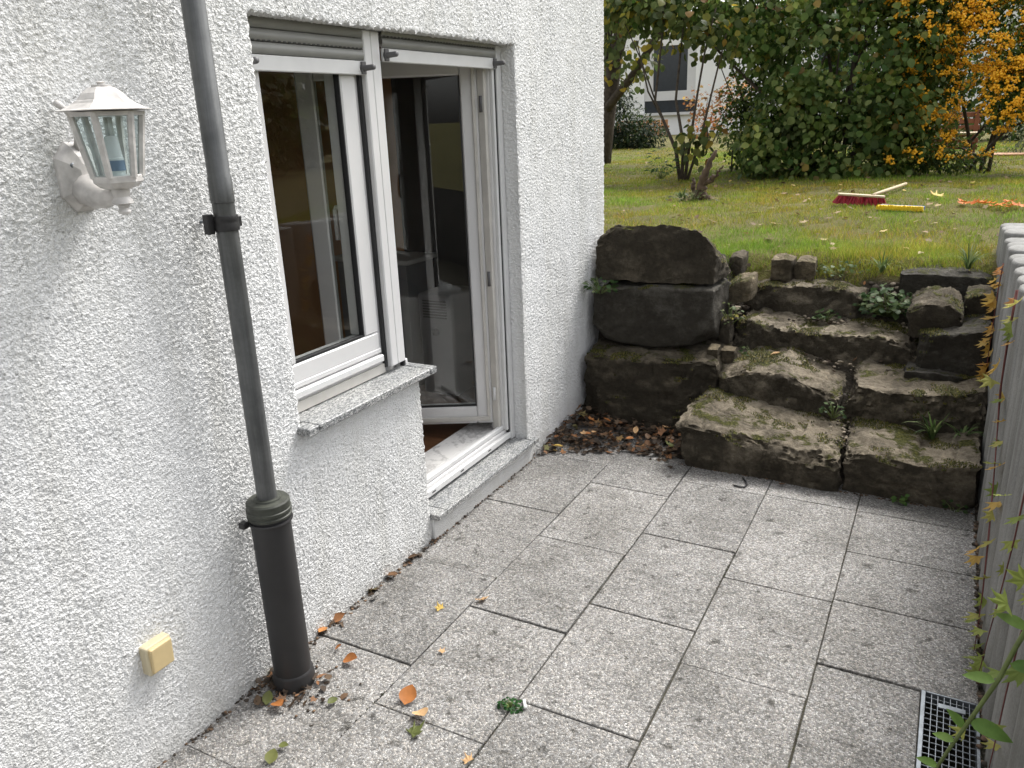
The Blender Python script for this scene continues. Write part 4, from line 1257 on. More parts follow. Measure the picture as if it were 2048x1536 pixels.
# ------------------------------------------------------------------ fallen leaves
def rand_rot(n, tilt):
    a = rng.uniform(0, 2 * PI, n)
    d = np.stack([np.cos(a), np.sin(a), rng.normal(0, tilt, n)], 1)
    u = np.stack([rng.normal(0, tilt, n), rng.normal(0, tilt, n), np.ones(n)], 1)
    return rotmats(d, u)
LIT = [(0, (0.03, 0.023, 0.018)), (0.5, (0.075, 0.053, 0.038)), (0.8, (0.13, 0.088, 0.058)), (0.92, (0.24, 0.12, 0.06)), (0.97, (0.42, 0.20, 0.09)), (1, (0.14, 0.15, 0.06))]
def litter(name, label, pos, smin, smax, tilt, stops=LIT):
    n = len(pos)
    h = n // 2
    Vs, Fs, Cs = [], [], []; o = 0
    for tpl, sl_ in ((OVATE, slice(0, h)), (MAPLE, slice(h, n))):
        p = pos[sl_]
        if not len(p): continue
        v, f, c = scatter_data(tpl, p, rand_rot(len(p), tilt), rng.uniform(smin, smax, len(p)), ramp_cols(stops, len(p)))
        Vs.append(v); Fs.append(f + o); Cs.append(c); o += len(v)
    ob = mesh_obj(name, np.concatenate(Vs), np.concatenate(Fs), M['litterv'], None, False, np.concatenate(Cs))
    tag(ob, label, kind='stuff')
    return ob
# heap in the corner of wall and boulder
P = []
while len(P) < 900:
    x, y = rng.uniform(0.0, 0.74), rng.uniform(3.46, 4.10)
    edge_y = 3.50 + 0.20 * min(1, x / 0.35) - 0.0
    if y < edge_y + rng.normal(0, 0.03): continue
    dz = min(1, (y - edge_y + .05) / 0.35)
    P.append((x, y, 0.006 + rng.random() * 0.07 * dz * (1.3 - x)))
litter('leaf_litter', 'heap of dead leaves in the corner between wall and boulder', np.array(P), 0.016, 0.048, 0.35)
P = [(PXc + rng.normal(0, 0.075), PYc - 0.03 + rng.normal(0, 0.05), rng.uniform(0.004, .022)) for _ in range(70)]
P += [(abs(rng.normal(0.02, 0.014)), rng.uniform(1.55, 2.6), 0.006) for _ in range(20)]
litter('leaf_litter', 'scraps of dead leaf round the standpipe foot and along the wall', np.array(P), 0.012, 0.04, 0.4)
P = [(x, y, surf(x, y) + 0.05) for x, y in zip(rng.uniform(0.7, 2.05, 150), rng.uniform(4.05, 5.0, 150))]
litter('leaf_litter', 'dead leaf scraps on the stair stones', np.array(P), 0.012, 0.035, 0.5)

ML = {}
for nm, tpl in (('ov', CURL), ('ma', MAPLEC), ('ro', CURLR)):
    for mt in ('dry_orange', 'dry_brown', 'dry_tan', 'dry_green', 'dry_yellow', 'maple_orange'):
        ML[nm + mt] = leaf_mesh('fallen_leaf', tpl, M[mt])
def fallen(kind, mt, x, y, s, ang, label, z=0.006, tilt=0.2, group=None):
    s = s * 1.02
    a = math.radians(ang)
    d = np.array([[math.cos(a), math.sin(a), rng.normal(0, tilt)]]); u = np.array([[rng.normal(0, tilt), rng.normal(0, tilt), 1.0]])
    m = rotmats(d, u)[0]
    # centre the blade on the spot
    c = np.array([x, y, z]) - m @ np.array([0, 0.5 if kind != 'ma' else 0.15, 0]) * s
    o = place('fallen_leaf', ML[kind + mt], c, m, s)
    tag(o, label, 'leaf', group)
    return o
FG = 'fallen leaves on the paving'
for args in [
    ('ro', 'dry_orange', 0.49, 1.628, 0.062, 100, 'curled orange-brown leaf, farther of the big pair near the front'),
    ('ov', 'dry_tan', 0.575, 1.574, 0.068, -35, 'pale tan leaf touching the big withered green leaf'),
    ('ma', 'dry_green', 0.593, 1.508, 0.050, 60, 'withered green lobed leaf near the front edge of the paving'),
    ('ov', 'dry_green', 0.285, 1.505, 0.034, 70, 'small greenish leaf between the standpipe and the big orange leaf'),
    ('ro', 'dry_green', 0.282, 1.248, 0.042, 110, 'half brown half green leaf at the bottom edge of the picture'),
    ('ov', 'dry_green', 0.28, 1.296, 0.030, 20, 'narrow grey-green leaf just above the bottom edge'),
    ('ov', 'dry_orange', 0.21, 1.69, 0.060, 8, 'rolled red-brown leaf right of the standpipe foot'),
    ('ov', 'dry_orange', 0.127, 1.725, 0.030, 30, 'small orange leaf close to the standpipe foot'),
    ('ma', 'dry_yellow', 0.316, 2.073, 0.030, 150, 'bright yellow lobed leaf in the middle of the paving'),
    ('ma', 'dry_tan', 0.427, 2.185, 0.040, -20, 'tan star-shaped leaf on a slab joint'),
    ('ma', 'dry_tan', 0.46, 1.862, 0.022, 80, 'tiny tan leaf alone on the slab in front of the yellow leaf'),
    ('ro', 'dry_brown', 0.018, 2.315, 0.050, 20, 'dull brown leaf at the wall foot nearest the door step'),
    ('ov', 'dry_brown', 0.022, 2.17, 0.056, 5, 'grey-brown oval leaf at the wall foot below the window'),
    ('ov', 'dry_brown', 0.015, 1.859, 0.050, 60, 'dark crumpled leaf at the wall foot near the standpipe'),
    ('ov', 'dry_orange', 0.012, 1.774, 0.042, 90, 'upright orange leaf leaning on the wall beside the standpipe'),
    ('ov', 'dry_orange', 0.145, 1.415, 0.055, -20, 'orange-brown leaf in front of the standpipe foot'),
    ('ov', 'dry_green', 0.09, 1.425, 0.045, 120, 'olive leaf lying against the front of the standpipe collar'),
    ('ov', 'dry_brown', 1.253, 3.622, 0.032, 0, 'small red-brown leaf on the slab in front of the lowest step'),
    ('ma', 'dry_tan', 0.794, 1.488, 0.028, 140, 'small tan leaf at the bottom edge right of the green weed'),
    ('ov', 'dry_tan', 1.06, 4.33, 0.05, 10, 'dry leaf on the second stair tread'),
]:
    fallen(*args[:6], args[6], z=(0.44 if args[3] > 4 else 0.008), group=FG)
HG = 'larger leaves on top of the corner leaf heap'
for k in range(18):
    x = rng.uniform(0.03, 0.70); y = rng.uniform(3.60 + 0.14 * min(1, x / .35), 3.95)
    mt = ['dry_orange', 'dry_brown', 'dry_tan', 'dry_brown', 'dry_brown'][k % 5]
    fallen(['ov', 'ro', 'ma'][k % 3], mt, x, y, rng.uniform(0.03, 0.05), rng.uniform(0, 360), 'brown or orange leaf on top of the leaf heap in the corner', 0.05 + 0.05 * min(1, (y - 3.6) / .35) * (1 - 0.5 * x), 0.3, HG)
fallen('ma', 'dry_green', 0.66, 3.78, 0.05, 200, 'yellow-green lobed leaf at the right end of the leaf heap', 0.05, 0.3)
fallen('ov', 'dry_yellow', 0.10, 3.56, 0.05, 10, 'bright yellow leaf at the left tip of the leaf heap', 0.035, 0.2)

# small litter objects
o = tube('cable_scrap', [(1.045, 3.535, 0.006), (1.075, 3.528, 0.006), (1.098, 3.535, 0.006), (1.103, 3.56, 0.006), (1.088, 3.60, 0.006), (1.066, 3.632, 0.006)], 0.004, M['cable'], None, 8)
tag(o, 'curled black scrap of cable on the paving below the lowest step', 'cable')
o = tube('paper_scrap', [(0.822, 1.775, 0.006), (0.842, 1.745, 0.006)], [0.005, 0.0055], M['paper'], None, 8)
tag(o, 'tiny white paper stub beside the weed in the paving joint', 'paper')

# ------------------------------------------------------------------ weeds and stair plants
def clump(name, label, cat, centre, n, spread, hgt, tpl, smin, smax, stops, stems=True, seed=0):
    e = empty(name, centre)
    tag(e, label, cat)
    cx, cy, cz = centre
    a = rng.uniform(0, 2 * PI, n); r = spread * np.sqrt(rng.random(n))
    pos = np.stack([cx + r * np.cos(a), cy + r * np.sin(a) * 0.8, cz + hgt * (0.25 + 0.75 * rng.random(n)) * (1 - 0.55 * (r / spread) ** 2)], 1)
    d = np.stack([np.cos(a), np.sin(a), rng.normal(0.1, 0.35, n)], 1)
    u = np.stack([rng.normal(0, .4, n), rng.normal(-.2, .4, n), np.ones(n)], 1)
    v, f, c = scatter_data(tpl, pos, rotmats(d, u), rng.uniform(smin, smax, n), ramp_cols(stops, n))
    mesh_obj('leaves', v, f, M['leafv'], e, True, c)
    if stems:
        T = [([(cx + (q[0] - cx) * .15, cy + (q[1] - cy) * .15, cz - .01), ((q[0] * .6 + cx * .4), (q[1] * .6 + cy * .4), q[2] * .6 + cz * .4), tuple(q)], [0.0022, 0.0018, 0.001]) for q in pos[::2]]
        merge_tubes('stems', T, M['stem_green'], e, 5)
    return e
GRN = [(0, (0.035, 0.075, 0.025)), (0.6, (0.075, 0.13, 0.045)), (1, (0.15, 0.19, 0.08))]
clump('ground_plant', 'leafy dark green plant filling the gap beside the third stair stone', 'plant', (1.56, 4.80, 0.60), 190, 0.17, 0.17, ROUND, 0.022, 0.048, GRN)
clump('weed', 'small green weed growing in the joint beside the paper stub', 'weed', (0.797, 1.735, 0.0), 60, 0.034, 0.022, ROUND, 0.007, 0.015, [(0, (0.02, 0.07, 0.02)), (1, (0.06, 0.16, 0.05))])
clump('weed', 'little bright green seedling at the right foot of the lowest step', 'weed', (1.76, 3.672, 0.0), 12, 0.035, 0.055, ROUND, 0.02, 0.03, [(0, (0.10, 0.22, 0.06)), (1, (0.20, 0.32, 0.10))])
clump('weed', 'green weed in the gap between the top and middle boulders at the wall', 'weed', (0.10, 4.17, 0.76), 34, 0.085, 0.10, OVATE, 0.02, 0.05, GRN)
clump('weed', 'sprig of weeds rising between the boulder stack and the third step', 'weed', (0.78, 4.42, 0.57), 46, 0.09, 0.13, OVATE, 0.014, 0.035, GRN + [] if False else [(0, (0.06, 0.09, 0.04)), (0.8, (0.16, 0.20, 0.09)), (1, (0.35, 0.30, 0.06))])
clump('weed', 'thin weed at the left end of the third stair stone', 'weed', (0.93, 4.37, 0.40), 22, 0.10, 0.07, OVATE, 0.012, 0.026, GRN)
clump('weed', 'weed growing in front of the top stair stone', 'weed', (1.26, 4.70, 0.57), 26, 0.06, 0.06, ROUND, 0.014, 0.03, GRN)
clump('weed', 'weed in the gap between the two second-row stair stones', 'weed', (1.41, 4.05, 0.23), 26, 0.05, 0.09, OVATE, 0.012, 0.026, GRN)
clump('weed', 'low weeds on the soil bank below the lawn edge', 'weed', (1.28, 4.99, 0.78), 70, 0.16, 0.08, ROUND, 0.014, 0.03, GRN)
clump('weed', 'tiny weed at the palisade foot beside the lowest step', 'weed', (1.98, 3.675, 0.0), 14, 0.05, 0.05, ROUND, 0.014, 0.026, GRN)

def blade_tuft(name, label, centre, n, length, spread, width, stops, seed):
    r = np.random.default_rng(seed)
    e = empty(name, centre); tag(e, label, 'grass tuft')
    V, F, C = [], [], []
    cols = ramp_cols(stops, n)
    for i in range(n):
        a = r.uniform(0, 2 * PI); L = length * r.uniform(.55, 1.1); sp = r.uniform(.25, 1.0)
        d = np.array([math.cos(a), math.sin(a), 0]); s = np.array([-math.sin(a), math.cos(a), 0])
        o = len(V); m = 6
        for k in range(m + 1):
            t = k / m
            p = np.array(centre) + d * (0.012 * r.random() + L * sp * t ** 1.3 * .75) + np.array([0, 0, L * (t * 0.95 - sp * 0.75 * t * t)])
            w = width * (1 - t ** 2) * 0.5 + 0.0003
            V += [p - s * w, p + s * w]; C += [cols[i]] * 2
        for k in range(m): F.append((o + 2 * k, o + 2 * k + 1, o + 2 * k + 3, o + 2 * k + 2))
    mesh_obj('blades', np.array(V), np.array(F), M['grassv'], e, True, np.array(C))
    return e
GB = [(0, (0.06, 0.11, 0.035)), (0.7, (0.12, 0.18, 0.06)), (1, (0.22, 0.26, 0.11))]
blade_tuft('grass_tuft', 'long-bladed grass tuft on the lowest step, left of its neighbour', (1.86, 4.02, 0.19), 20, 0.26, 1, 0.011, GB, 1)
blade_tuft('grass_tuft', 'long-bladed grass tuft on the lowest step, nearest the palisade', (1.98, 4.03, 0.20), 16, 0.22, 1, 0.010, GB, 2)
blade_tuft('grass_tuft', 'grass tuft hanging over the grey block at the palisade', (1.93, 5.0, 0.84), 34, 0.24, 1, 0.007, GB, 3)
blade_tuft('grass_tuft', 'grass tuft at the lawn edge above the leafy stair plant', (1.50, 4.98, 0.80), 30, 0.20, 1, 0.006, GB, 4)

# ------------------------------------------------------------------ creeper on the palisade
def creeper(name, label, stems, leaves, tpl, mats, smin, smax, stem_mat, rad):
    e = empty(name, (2.06, stems[0][0][1], 0.0)); tag(e, label, 'creeper')
    for s in stems: tube('stem', s, [rad * (1 - 0.6 * i / (len(s) - 1)) for i in range(len(s))], stem_mat, e, 6)
    mm = [leaf_mesh('leaf', tpl, m) for m in mats]
    for i, (x, y, z) in enumerate(leaves):
        a = rng.uniform(-1.1, 1.1)
        d = np.array([[-0.55 + rng.normal(0, .2), math.sin(a) - 0.3, -0.45 + rng.normal(0, .35)]]); u = np.array([[-1.0, -0.5 + rng.normal(0, .3), 0.55 + rng.normal(0, .3)]])
        m = rotmats(d, u)[0]
        s = rng.uniform(smin, smax)
        place('leaf', mm[rng.integers(len(mm))], (x, y, z), m, s, e)
    return e
def along(stem, n, jit):
    st = np.array(stem); seg_ = np.linspace(0, len(st) - 1, 200)
    pts = np.stack([np.interp(seg_, np.arange(len(st)), st[:, i]) for i in range(3)], 1)
    q = pts[np.linspace(4, 199, n).astype(int)]
    q = q + rng.normal(0, jit, q.shape); q[:, 0] = np.minimum(q[:, 0], 2.062)
    return q
s1 = [(2.062, 5.40, 0.96), (2.055, 5.30, 0.84), (2.05, 5.20, 0.68), (2.05, 5.08, 0.56), (2.052, 4.98, 0.46)]
s1 = [(2.058, 4.40, 0.98), (2.052, 4.36, 0.86), (2.05, 4.32, 0.76), (2.05, 4.30, 0.62), (2.05, 4.27, 0.50), (2.052, 4.25, 0.42)]
creeper('creeper', 'strand of orange-yellow creeper leaves hanging at the stair end of the palisade', [s1], along(s1, 22, 0.012), CREEP, [M['creeper_yellow']], 0.038, 0.064, M['stem_red'], 0.003)
s2 = [(2.056, 3.36, 1.06), (2.052, 3.35, 0.90), (2.05, 3.30, 0.72), (2.05, 3.12, 0.56), (2.05, 2.95, 0.45), (2.05, 2.80, 0.33), (2.052, 2.72, 0.18), (2.05, 2.66, 0.03)]
s2b = [(2.052, 3.36, 1.06), (2.048, 3.33, 0.88), (2.046, 3.27, 0.70), (2.05, 3.06, 0.53), (2.048, 2.86, 0.38), (2.05, 2.70, 0.16), (2.045, 2.60, 0.02)]
creeper('creeper', 'yellow-green creeper climbing the middle of the palisade', [s2, s2b], np.concatenate([along(s2, 15, 0.02), along(s2b, 12, 0.025)]), CREEP, [M['creeper_green'], M['creeper_green'], M['creeper_yellow']], 0.038, 0.064, M['stem_red'], 0.003)
s3 = [(2.052, 2.10, 0.98), (2.05, 2.14, 0.80), (2.05, 2.17, 0.66), (2.05, 2.24, 0.48), (2.05, 2.34, 0.26), (2.052, 2.42, 0.09), (2.05, 2.45, 0.01)]
s3b = [(2.05, 1.70, 0.80), (2.048, 1.78, 0.62), (2.048, 1.82, 0.44), (2.05, 1.86, 0.25), (2.05, 1.9, 0.05)]
creeper('creeper', 'red-stemmed creeper with green leaves on the nearest palisade posts', [s3, s3b], np.concatenate([along(s3, 10, 0.02), along(s3b, 10, 0.03)]), CREEP, [M['creeper_green'], M['creeper_green'], M['creeper_green'], M['creeper_yellow']], 0.03, 0.055, M['stem_red'], 0.0026)
# arching green shoot in front of the drain
e = empty('green_shoot', (2.06, 1.72, 0.8)); tag(e, 'arching green shoot with long toothed leaves reaching over the drain grate', 'plant')
sh = [(2.055, 1.72, 0.70), (2.035, 1.715, 0.63), (2.015, 1.705, 0.55), (1.982, 1.70, 0.45), (1.948, 1.69, 0.355), (1.92, 1.68, 0.27), (1.895, 1.66, 0.2)]
tube('stem', sh, [0.0055, 0.0052, 0.005, 0.0046, 0.004, 0.0034, 0.0025], M['stem_green'], e, 8)
SHL = leaf_mesh('leaf', leaf_template(0.22, 5, 0.25, 0.3), M['green_leaf'])
for (x, y, z), d, s in [((2.01, 1.703, 0.545), (-0.75, -0.1, 0.12), 0.060), ((2.03, 1.70, 0.60), (0.6, -0.4, 0.25), 0.07), ((1.975, 1.70, 0.43), (0.85, -0.2, 0.02), 0.085), ((1.968, 1.70, 0.41), (-0.4, -0.1, 0.55), 0.05),
                        ((1.955, 1.69, 0.375), (-0.8, 0.1, 0.10), 0.045), ((1.93, 1.685, 0.30), (-0.7, -0.2, 0.35), 0.045), ((1.92, 1.68, 0.27), (-0.8, 0.1, -0.15), 0.05), ((1.912, 1.675, 0.25), (0.7, -0.2, 0.15), 0.05), ((1.895, 1.66, 0.2), (-0.6, -0.2, 0.1), 0.05), ((2.05, 1.715, 0.68), (-0.6, 0.0, 0.3), 0.06)]:
    m = rotmats(np.array([d], float), np.array([[-0.1, -0.55, 0.9]]))[0]
    place('leaf', SHL, (x, y, z), m, s, e)

# ------------------------------------------------------------------ lawn grass
def grass(name, n, ymin, ymax, hmin, hmax, w, stops, xl=None, label=None, k=1.0):
    u = rng.random(n)
    y = ymin * (ymax / ymin) ** u
    xlo = 1.806 - 0.43 * y - 0.4; xhi = 1.806 + 0.19 * y + 0.5
    x = xlo + (xhi - xlo) * rng.random(n)
    ok = ~((x < 2.2) & (x > 0.7) & (y < 4.945 + 0.04 * np.sin(x * 9))) & ~((x < 0.72) & (y < 4.76)) & ~((x > 2.05) & (x < 2.25) & (y < 5.45)) & ~((x < 0.05) & (y < 4.8))
    # thin, patchy turf
    pat = np.array([noise.noise((a * 1.6, b * 1.6, 0.0)) + 0.6 * noise.noise((a * 5, b * 5, 7.0)) for a, b in zip(x, y)])
    ok &= (pat > -0.35 + 0.3 * rng.standard_normal(n))
    x, y, pat = x[ok], y[ok], pat[ok]; n = len(x)
    z = height(x, y)
    h = rng.uniform(hmin, hmax, n) * (1 + 0.4 * pat)
    a = rng.uniform(0, 2 * PI, n); ln = rng.uniform(0.3, 1.1, n)
    ww = w * (0.6 + 0.8 * rng.random(n)) * np.clip(y / 6.5, 0.8, 2.2)
    sx_, sy_ = -np.sin(a) * ww, np.cos(a) * ww
    tipx = x + np.cos(a) * h * ln; tipy = y + np.sin(a) * h * ln
    V = np.zeros((n, 3, 3))
    V[:, 0] = np.stack([x - sx_, y - sy_, z - 0.004], 1); V[:, 1] = np.stack([x + sx_, y + sy_, z - 0.004], 1); V[:, 2] = np.stack([tipx, tipy, z + h], 1)
    F = np.arange(n * 3).reshape(-1, 3)
    C = ramp_cols(stops, n)
    hue = np.array([noise.noise((a * 0.9, b * 0.9, 4.0)) + 0.5 * noise.noise((a * 3.1, b * 3.1, 9.0)) for a, b in zip(x, y)])
    gm = np.clip(0.5 + 1.1 * hue, 0, 1)[:, None]
    C = C * (gm * np.array([0.86, 1.04, 0.95]) + (1 - gm) * np.array([1.28, 0.92, 0.95]))
    C = C * (1 + 0.3 * np.clip(pat, -1, 1))[:, None]
    o = mesh_obj(name, V.reshape(-1, 3), F, M['grassv'], None, False, np.repeat(C, 3, 0))
    tag(o, label, kind='stuff')
GS = [(0, (0.14, 0.22, 0.02)), (0.45, (0.23, 0.33, 0.04)), (0.8, (0.37, 0.42, 0.065)), (0.93, (0.36, 0.30, 0.08)), (1, (0.26, 0.18, 0.08))]
grass('grass', 230000, 4.75, 16.0, 0.010, 0.035, 0.0024, GS, label='short patchy lawn grass with moss')
grass('grass', 26000, 4.86, 5.45, 0.02, 0.055, 0.0022, GS, label='longer grass fringe along the lawn edge above the stairs')
P = []
for _ in range(420):
    y = 5.1 * (14 / 5.1) ** rng.random(); x = rng.uniform(1.806 - 0.42 * y, 1.806 + 0.19 * y)
    if 2.0 < x < 2.25 and y < 5.4: continue
    P.append((x, y, surf(x, y) + 0.025))
litter('lawn_leaves', 'scattered dry leaves lying on the lawn', np.array(P), 0.02, 0.055, 0.25, [(0, (0.10, 0.07, 0.04)), (0.5, (0.25, 0.17, 0.09)), (0.9, (0.42, 0.33, 0.2)), (1, (0.5, 0.36, 0.1))])
# row of orange maple leaves
OG = 'orange maple leaves in a row on the lawn'
for k in range(13):
    x = 1.88 + k * 0.032 + rng.normal(0, .012); y = 6.80 - k * 0.02 + rng.normal(0, .05)
    fallen('ma', 'maple_orange', x, y, rng.uniform(.055, .075), rng.uniform(0, 360), 'orange maple leaf in the row of leaves lying on the lawn at the right', surf(x, y) + 0.03, 0.2, OG)
fallen('ma', 'dry_yellow', 1.70, 7.12, 0.08, 100, 'golden yellow maple leaf on the lawn right of the brooms', surf(1.7, 7.12) + 0.04, 0.3)

# ------------------------------------------------------------------ brooms
def lz_(x, y): return surf(x, y)
b1 = empty('broom', (1.18, 6.85, 0.96)); tag(b1, 'red-bristled broom with a wooden handle lying on the lawn', 'broom')
zb = lz_(1.18, 6.85) + 0.02
RB1 = Matrix.Translation((1.18, 6.85, zb)) @ Matrix.Rotation(math.radians(8), 4, 'Z') @ Matrix.Rotation(math.radians(4), 4, 'Y')
bm = bmesh.new(); add_box(bm, -0.17, 0.17, -0.03, 0.035, 0.052, 0.068, 0.005, 2, RB1); bm_obj('head', bm, M['wood_light'], b1)
def bristles(mtx, x0, x1, nx_, ny_, z0, z1, flare, r, jx=0.004):
    V, F = [], []
    for i in range(nx_):
        for j in range(ny_):
            x = x0 + (x1 - x0) * i / (nx_ - 1); y = -0.026 + 0.052 * j / (ny_ - 1)
            p = mtx @ Vector((x, y, z0)); fx = flare * (2 * i / (nx_ - 1) - 1)
            q = mtx @ Vector((x + fx + rng.normal(0, jx), y + rng.normal(0, jx), z1 + rng.normal(0, .003)))
            v, f = tube_data([p, q], [r, r * 1.7], 5); o = len(V)
            V += [tuple(a) for a in v]; F += [tuple(a + o for a in ff) for ff in f]
    return V, F
V, F = bristles(RB1, -0.16, 0.16, 26, 6, 0.052, -0.008, 0.03, 0.0045, 0.008)
mesh_obj('bristles', np.array(V), F, M['red'], b1)
tube('handle', [RB1 @ Vector((0.08, 0.0, 0.066)), (1.31, 7.3, zb + 0.05), (1.43, 8.1, lz_(1.43, 8.1) + 0.035)], 0.013, M['wood_light'], b1, 10)
b2 = empty('broom', (1.48, 6.56, 0.95)); tag(b2, 'yellow-bristled broom head with a blue back beside the red broom', 'broom')
zb2 = lz_(1.48, 6.56) + 0.012
RB2 = Matrix.Translation((1.48, 6.56, zb2)) @ Matrix.Rotation(math.radians(-14), 4, 'Z')
bm = bmesh.new(); add_box(bm, -0.155, 0.155, 0.030, 0.058, 0.0, 0.028, 0.005, 2, RB2); bm_obj('head', bm, M['blue'], b2)
RB2b = RB2 @ Matrix.Rotation(math.radians(-82), 4, 'X') @ Matrix.Translation((0, -0.02, -0.0))
V, F = bristles(RB2 @ Matrix.Translation((0, 0.03, 0.013)) @ Matrix.Diagonal((1, 1, 0.45, 1)) @ Matrix.Rotation(math.radians(-90), 4, 'X') @ Matrix.Translation((0, 0.0, 0.0)), -0.15, 0.15, 34, 5, 0.0, -0.045, 0.004, 0.0042)
V = [(RB2 @ Vector(q))[:] for q in ((-.15, .03, .002), (.15, .03, .002), (.158, -.012, .001), (-.158, -.012, .001), (-.15, .03, .024), (.15, .03, .024), (.156, -.008, .020), (-.156, -.008, .020))] + V
F = [(0, 3, 2, 1), (4, 5, 6, 7), (0, 1, 5, 4), (1, 2, 6, 5), (2, 3, 7, 6), (3, 0, 4, 7)] + [tuple(i + 8 for i in f) for f in F]
mesh_obj('bristles', np.array(V), F, M['yellow'], b2)

# ------------------------------------------------------------------ garden shrubs
def shell_points(blobs, n, thick=0.45):
    vol = np.array([b[3] * b[4] * b[5] for b in blobs]) ** (2 / 3)
    pick = rng.choice(len(blobs), n, p=vol / vol.sum())
    d = rng.standard_normal((n, 3)); d /= np.linalg.norm(d, axis=1, keepdims=True)
    rr = 1 - thick * rng.random(n) ** 1.5
    b = np.array(blobs)[pick]
    pos = b[:, :3] + d * rr[:, None] * b[:, 3:6]
    return pos, d

def shrub(name, label, cat, blobs, n, tpl, smin, smax, stops, base, n_stem, stem_mat, n_parts=0, part_mat=None, thick=0.6, group=None, droop=0.5, stem_r=0.02, zmin=None, trans=None):
    e = empty(name, base); tag(e, label, cat, group)
    pos, d = shell_points(blobs, n, thick)
    zg = base[2] if zmin is None else zmin
    ok = pos[:, 2] > zg + 0.03
    # uneven density: leave holes where the noise is low
    hol = np.array([noise.noise(Vector(q) * 2.1) for q in pos])
    ok &= hol > -0.30 + 0.12 * rng.standard_normal(len(pos))
    pos, d, hol = pos[ok], d[ok], hol[ok]; n = len(pos)
    # sprays of young pale leaves among older dark ones
    age = np.array([noise.noise(Vector(q) * 3.3 + Vector((9, 2, 5))) for q in pos])
    ax = d * 0.6 + rng.normal(0, .5, (n, 3)); ax[:, 2] -= droop
    up = d + rng.normal(0, .45, (n, 3)); up[:, 2] += 0.7
    mats = rotmats(ax, up); sc = rng.uniform(smin, smax, n)
    col = ramp_cols(stops, n) * (1 + 0.65 * np.clip(age * 1.6, -1, 1))[:, None] * np.where(age[:, None] > .25, np.array([1.08, 1.0, 0.9]), np.array([0.92, 1.0, 1.0]))
    if n_parts:
        dist = np.linalg.norm(pos - np.array(CAM), axis=1)
        vis = pos[:, 2] < 3.4
        order = np.argsort(dist + np.where(vis, 0, 100))
        sel = order[:int(n_parts * 2.2)]; sel = rng.choice(sel, n_parts, replace=False)
        me = leaf_mesh('leaf', tpl, part_mat)
        for i in sel: place('leaf', me, pos[i], mats[i], sc[i], e)
        rest = np.setdiff1d(np.arange(n), sel)
    else:
        rest = np.arange(n)
    v, f, c = scatter_data(tpl, pos[rest], mats[rest], sc[rest], col[rest])
    o = mesh_obj('foliage', v, f, M['leafv'], e, True, c); o['kind'] = 'stuff'
    # stems rising into the crown
    T = []
    B_ = np.array(blobs)
    for k in range(n_stem):
        b = B_[rng.integers(len(B_))]
        tx_, ty_, tz_ = b[:3] + rng.normal(0, .25, 3) * b[3:6]
        bx_, by_ = base[0] + rng.normal(0, .12), base[1] + rng.normal(0, .12)
        m1 = (bx_ * .75 + tx_ * .25 + rng.normal(0, .04), by_ * .75 + ty_ * .25, base[2] + (tz_ - base[2]) * .4)
        m2 = (bx_ * .4 + tx_ * .6 + rng.normal(0, .06), by_ * .4 + ty_ * .6, base[2] + (tz_ - base[2]) * .75)
        T.append(([(bx_, by_, base[2] - .05), m1, m2, (tx_, ty_, tz_)], [stem_r, stem_r * .8, stem_r * .55, stem_r * .25]))
    if T: merge_tubes('stems', T, stem_mat, e, 6)
    return e

# big round-leaved bush in the middle
hz_blobs = [(0.15, 9.7, 1.55, .55, .55, .55), (0.75, 9.6, 1.5, .65, .55, .55), (1.25, 9.75, 1.55, .50, .55, .6), (0.45, 9.8, 2.25, .7, .6, .6), (1.05, 9.8, 2.3, .65, .6, .6),
            (-0.25, 9.8, 2.55, .6, .6, .5), (-0.75, 9.7, 2.85, .65, .6, .42), (-1.4, 9.6, 2.95, .65, .6, .38), (0.3, 9.9, 3.0, .8, .7, .6), (1.1, 10.0, 3.1, .8, .7, .6), (-0.1, 9.5, 1.35, .35, .4, .32), (-1.9, 9.8, 3.1, .6, .6, .4), (0.3, 9.6, 1.85, .5, .5, .5), (0.0, 9.4, 1.12, .45, .3, .2), (0.7, 9.35, 1.12, .6, .3, .2)]
hz = shrub('hazel_bush', 'large bush with round dull-green leaves in the middle of the lawn', 'bush', hz_blobs, 13500, ROUND, 0.038, 0.098, HAZ, (0.45, 9.9, 0.98), 14, M['bark'], 290, M['hazel_leaf'], 0.75, droop=0.75, stem_r=0.028)
shrub('privet_bush', 'loose small-leaved green shrub between the bare stems and the big bush', 'bush',
      [(-0.45, 10.3, 1.65, .42, .4, .6), (-0.25, 10.4, 2.4, .5, .4, .6), (-0.75, 10.4, 2.6, .35, .4, .4), (-0.35, 10.2, 1.25, .4, .35, .28)], 7000, OVATE, 0.03, 0.065,
      [(0, (0.05, 0.09, 0.02)), (0.7, (0.11, 0.16, 0.04)), (1, (0.24, 0.25, 0.06))], (-0.4, 10.4, 0.98), 7, M['bark'], thick=0.85, droop=0.2, stem_r=0.012)
# dense dark evergreen behind
shrub('evergreen_bush', 'dense dark small-leaved evergreen behind the round-leaved bush', 'bush',
      [(0.6, 10.9, 1.9, .8, .6, .9), (1.2, 10.8, 2.3, .7, .6, .9), (0.4, 10.9, 2.9, .8, .6, .7), (1.0, 10.9, 3.2, .8, .6, .7), (1.1, 10.7, 1.4, .5, .5, .5)], 15000, NARROW, 0.035, 0.07,
      [(0, (0.018, 0.045, 0.018)), (0.7, (0.035, 0.08, 0.03)), (1, (0.07, 0.13, 0.06))], (0.8, 11.0, 0.98), 8, M['bark'], thick=0.8, droop=0.0)

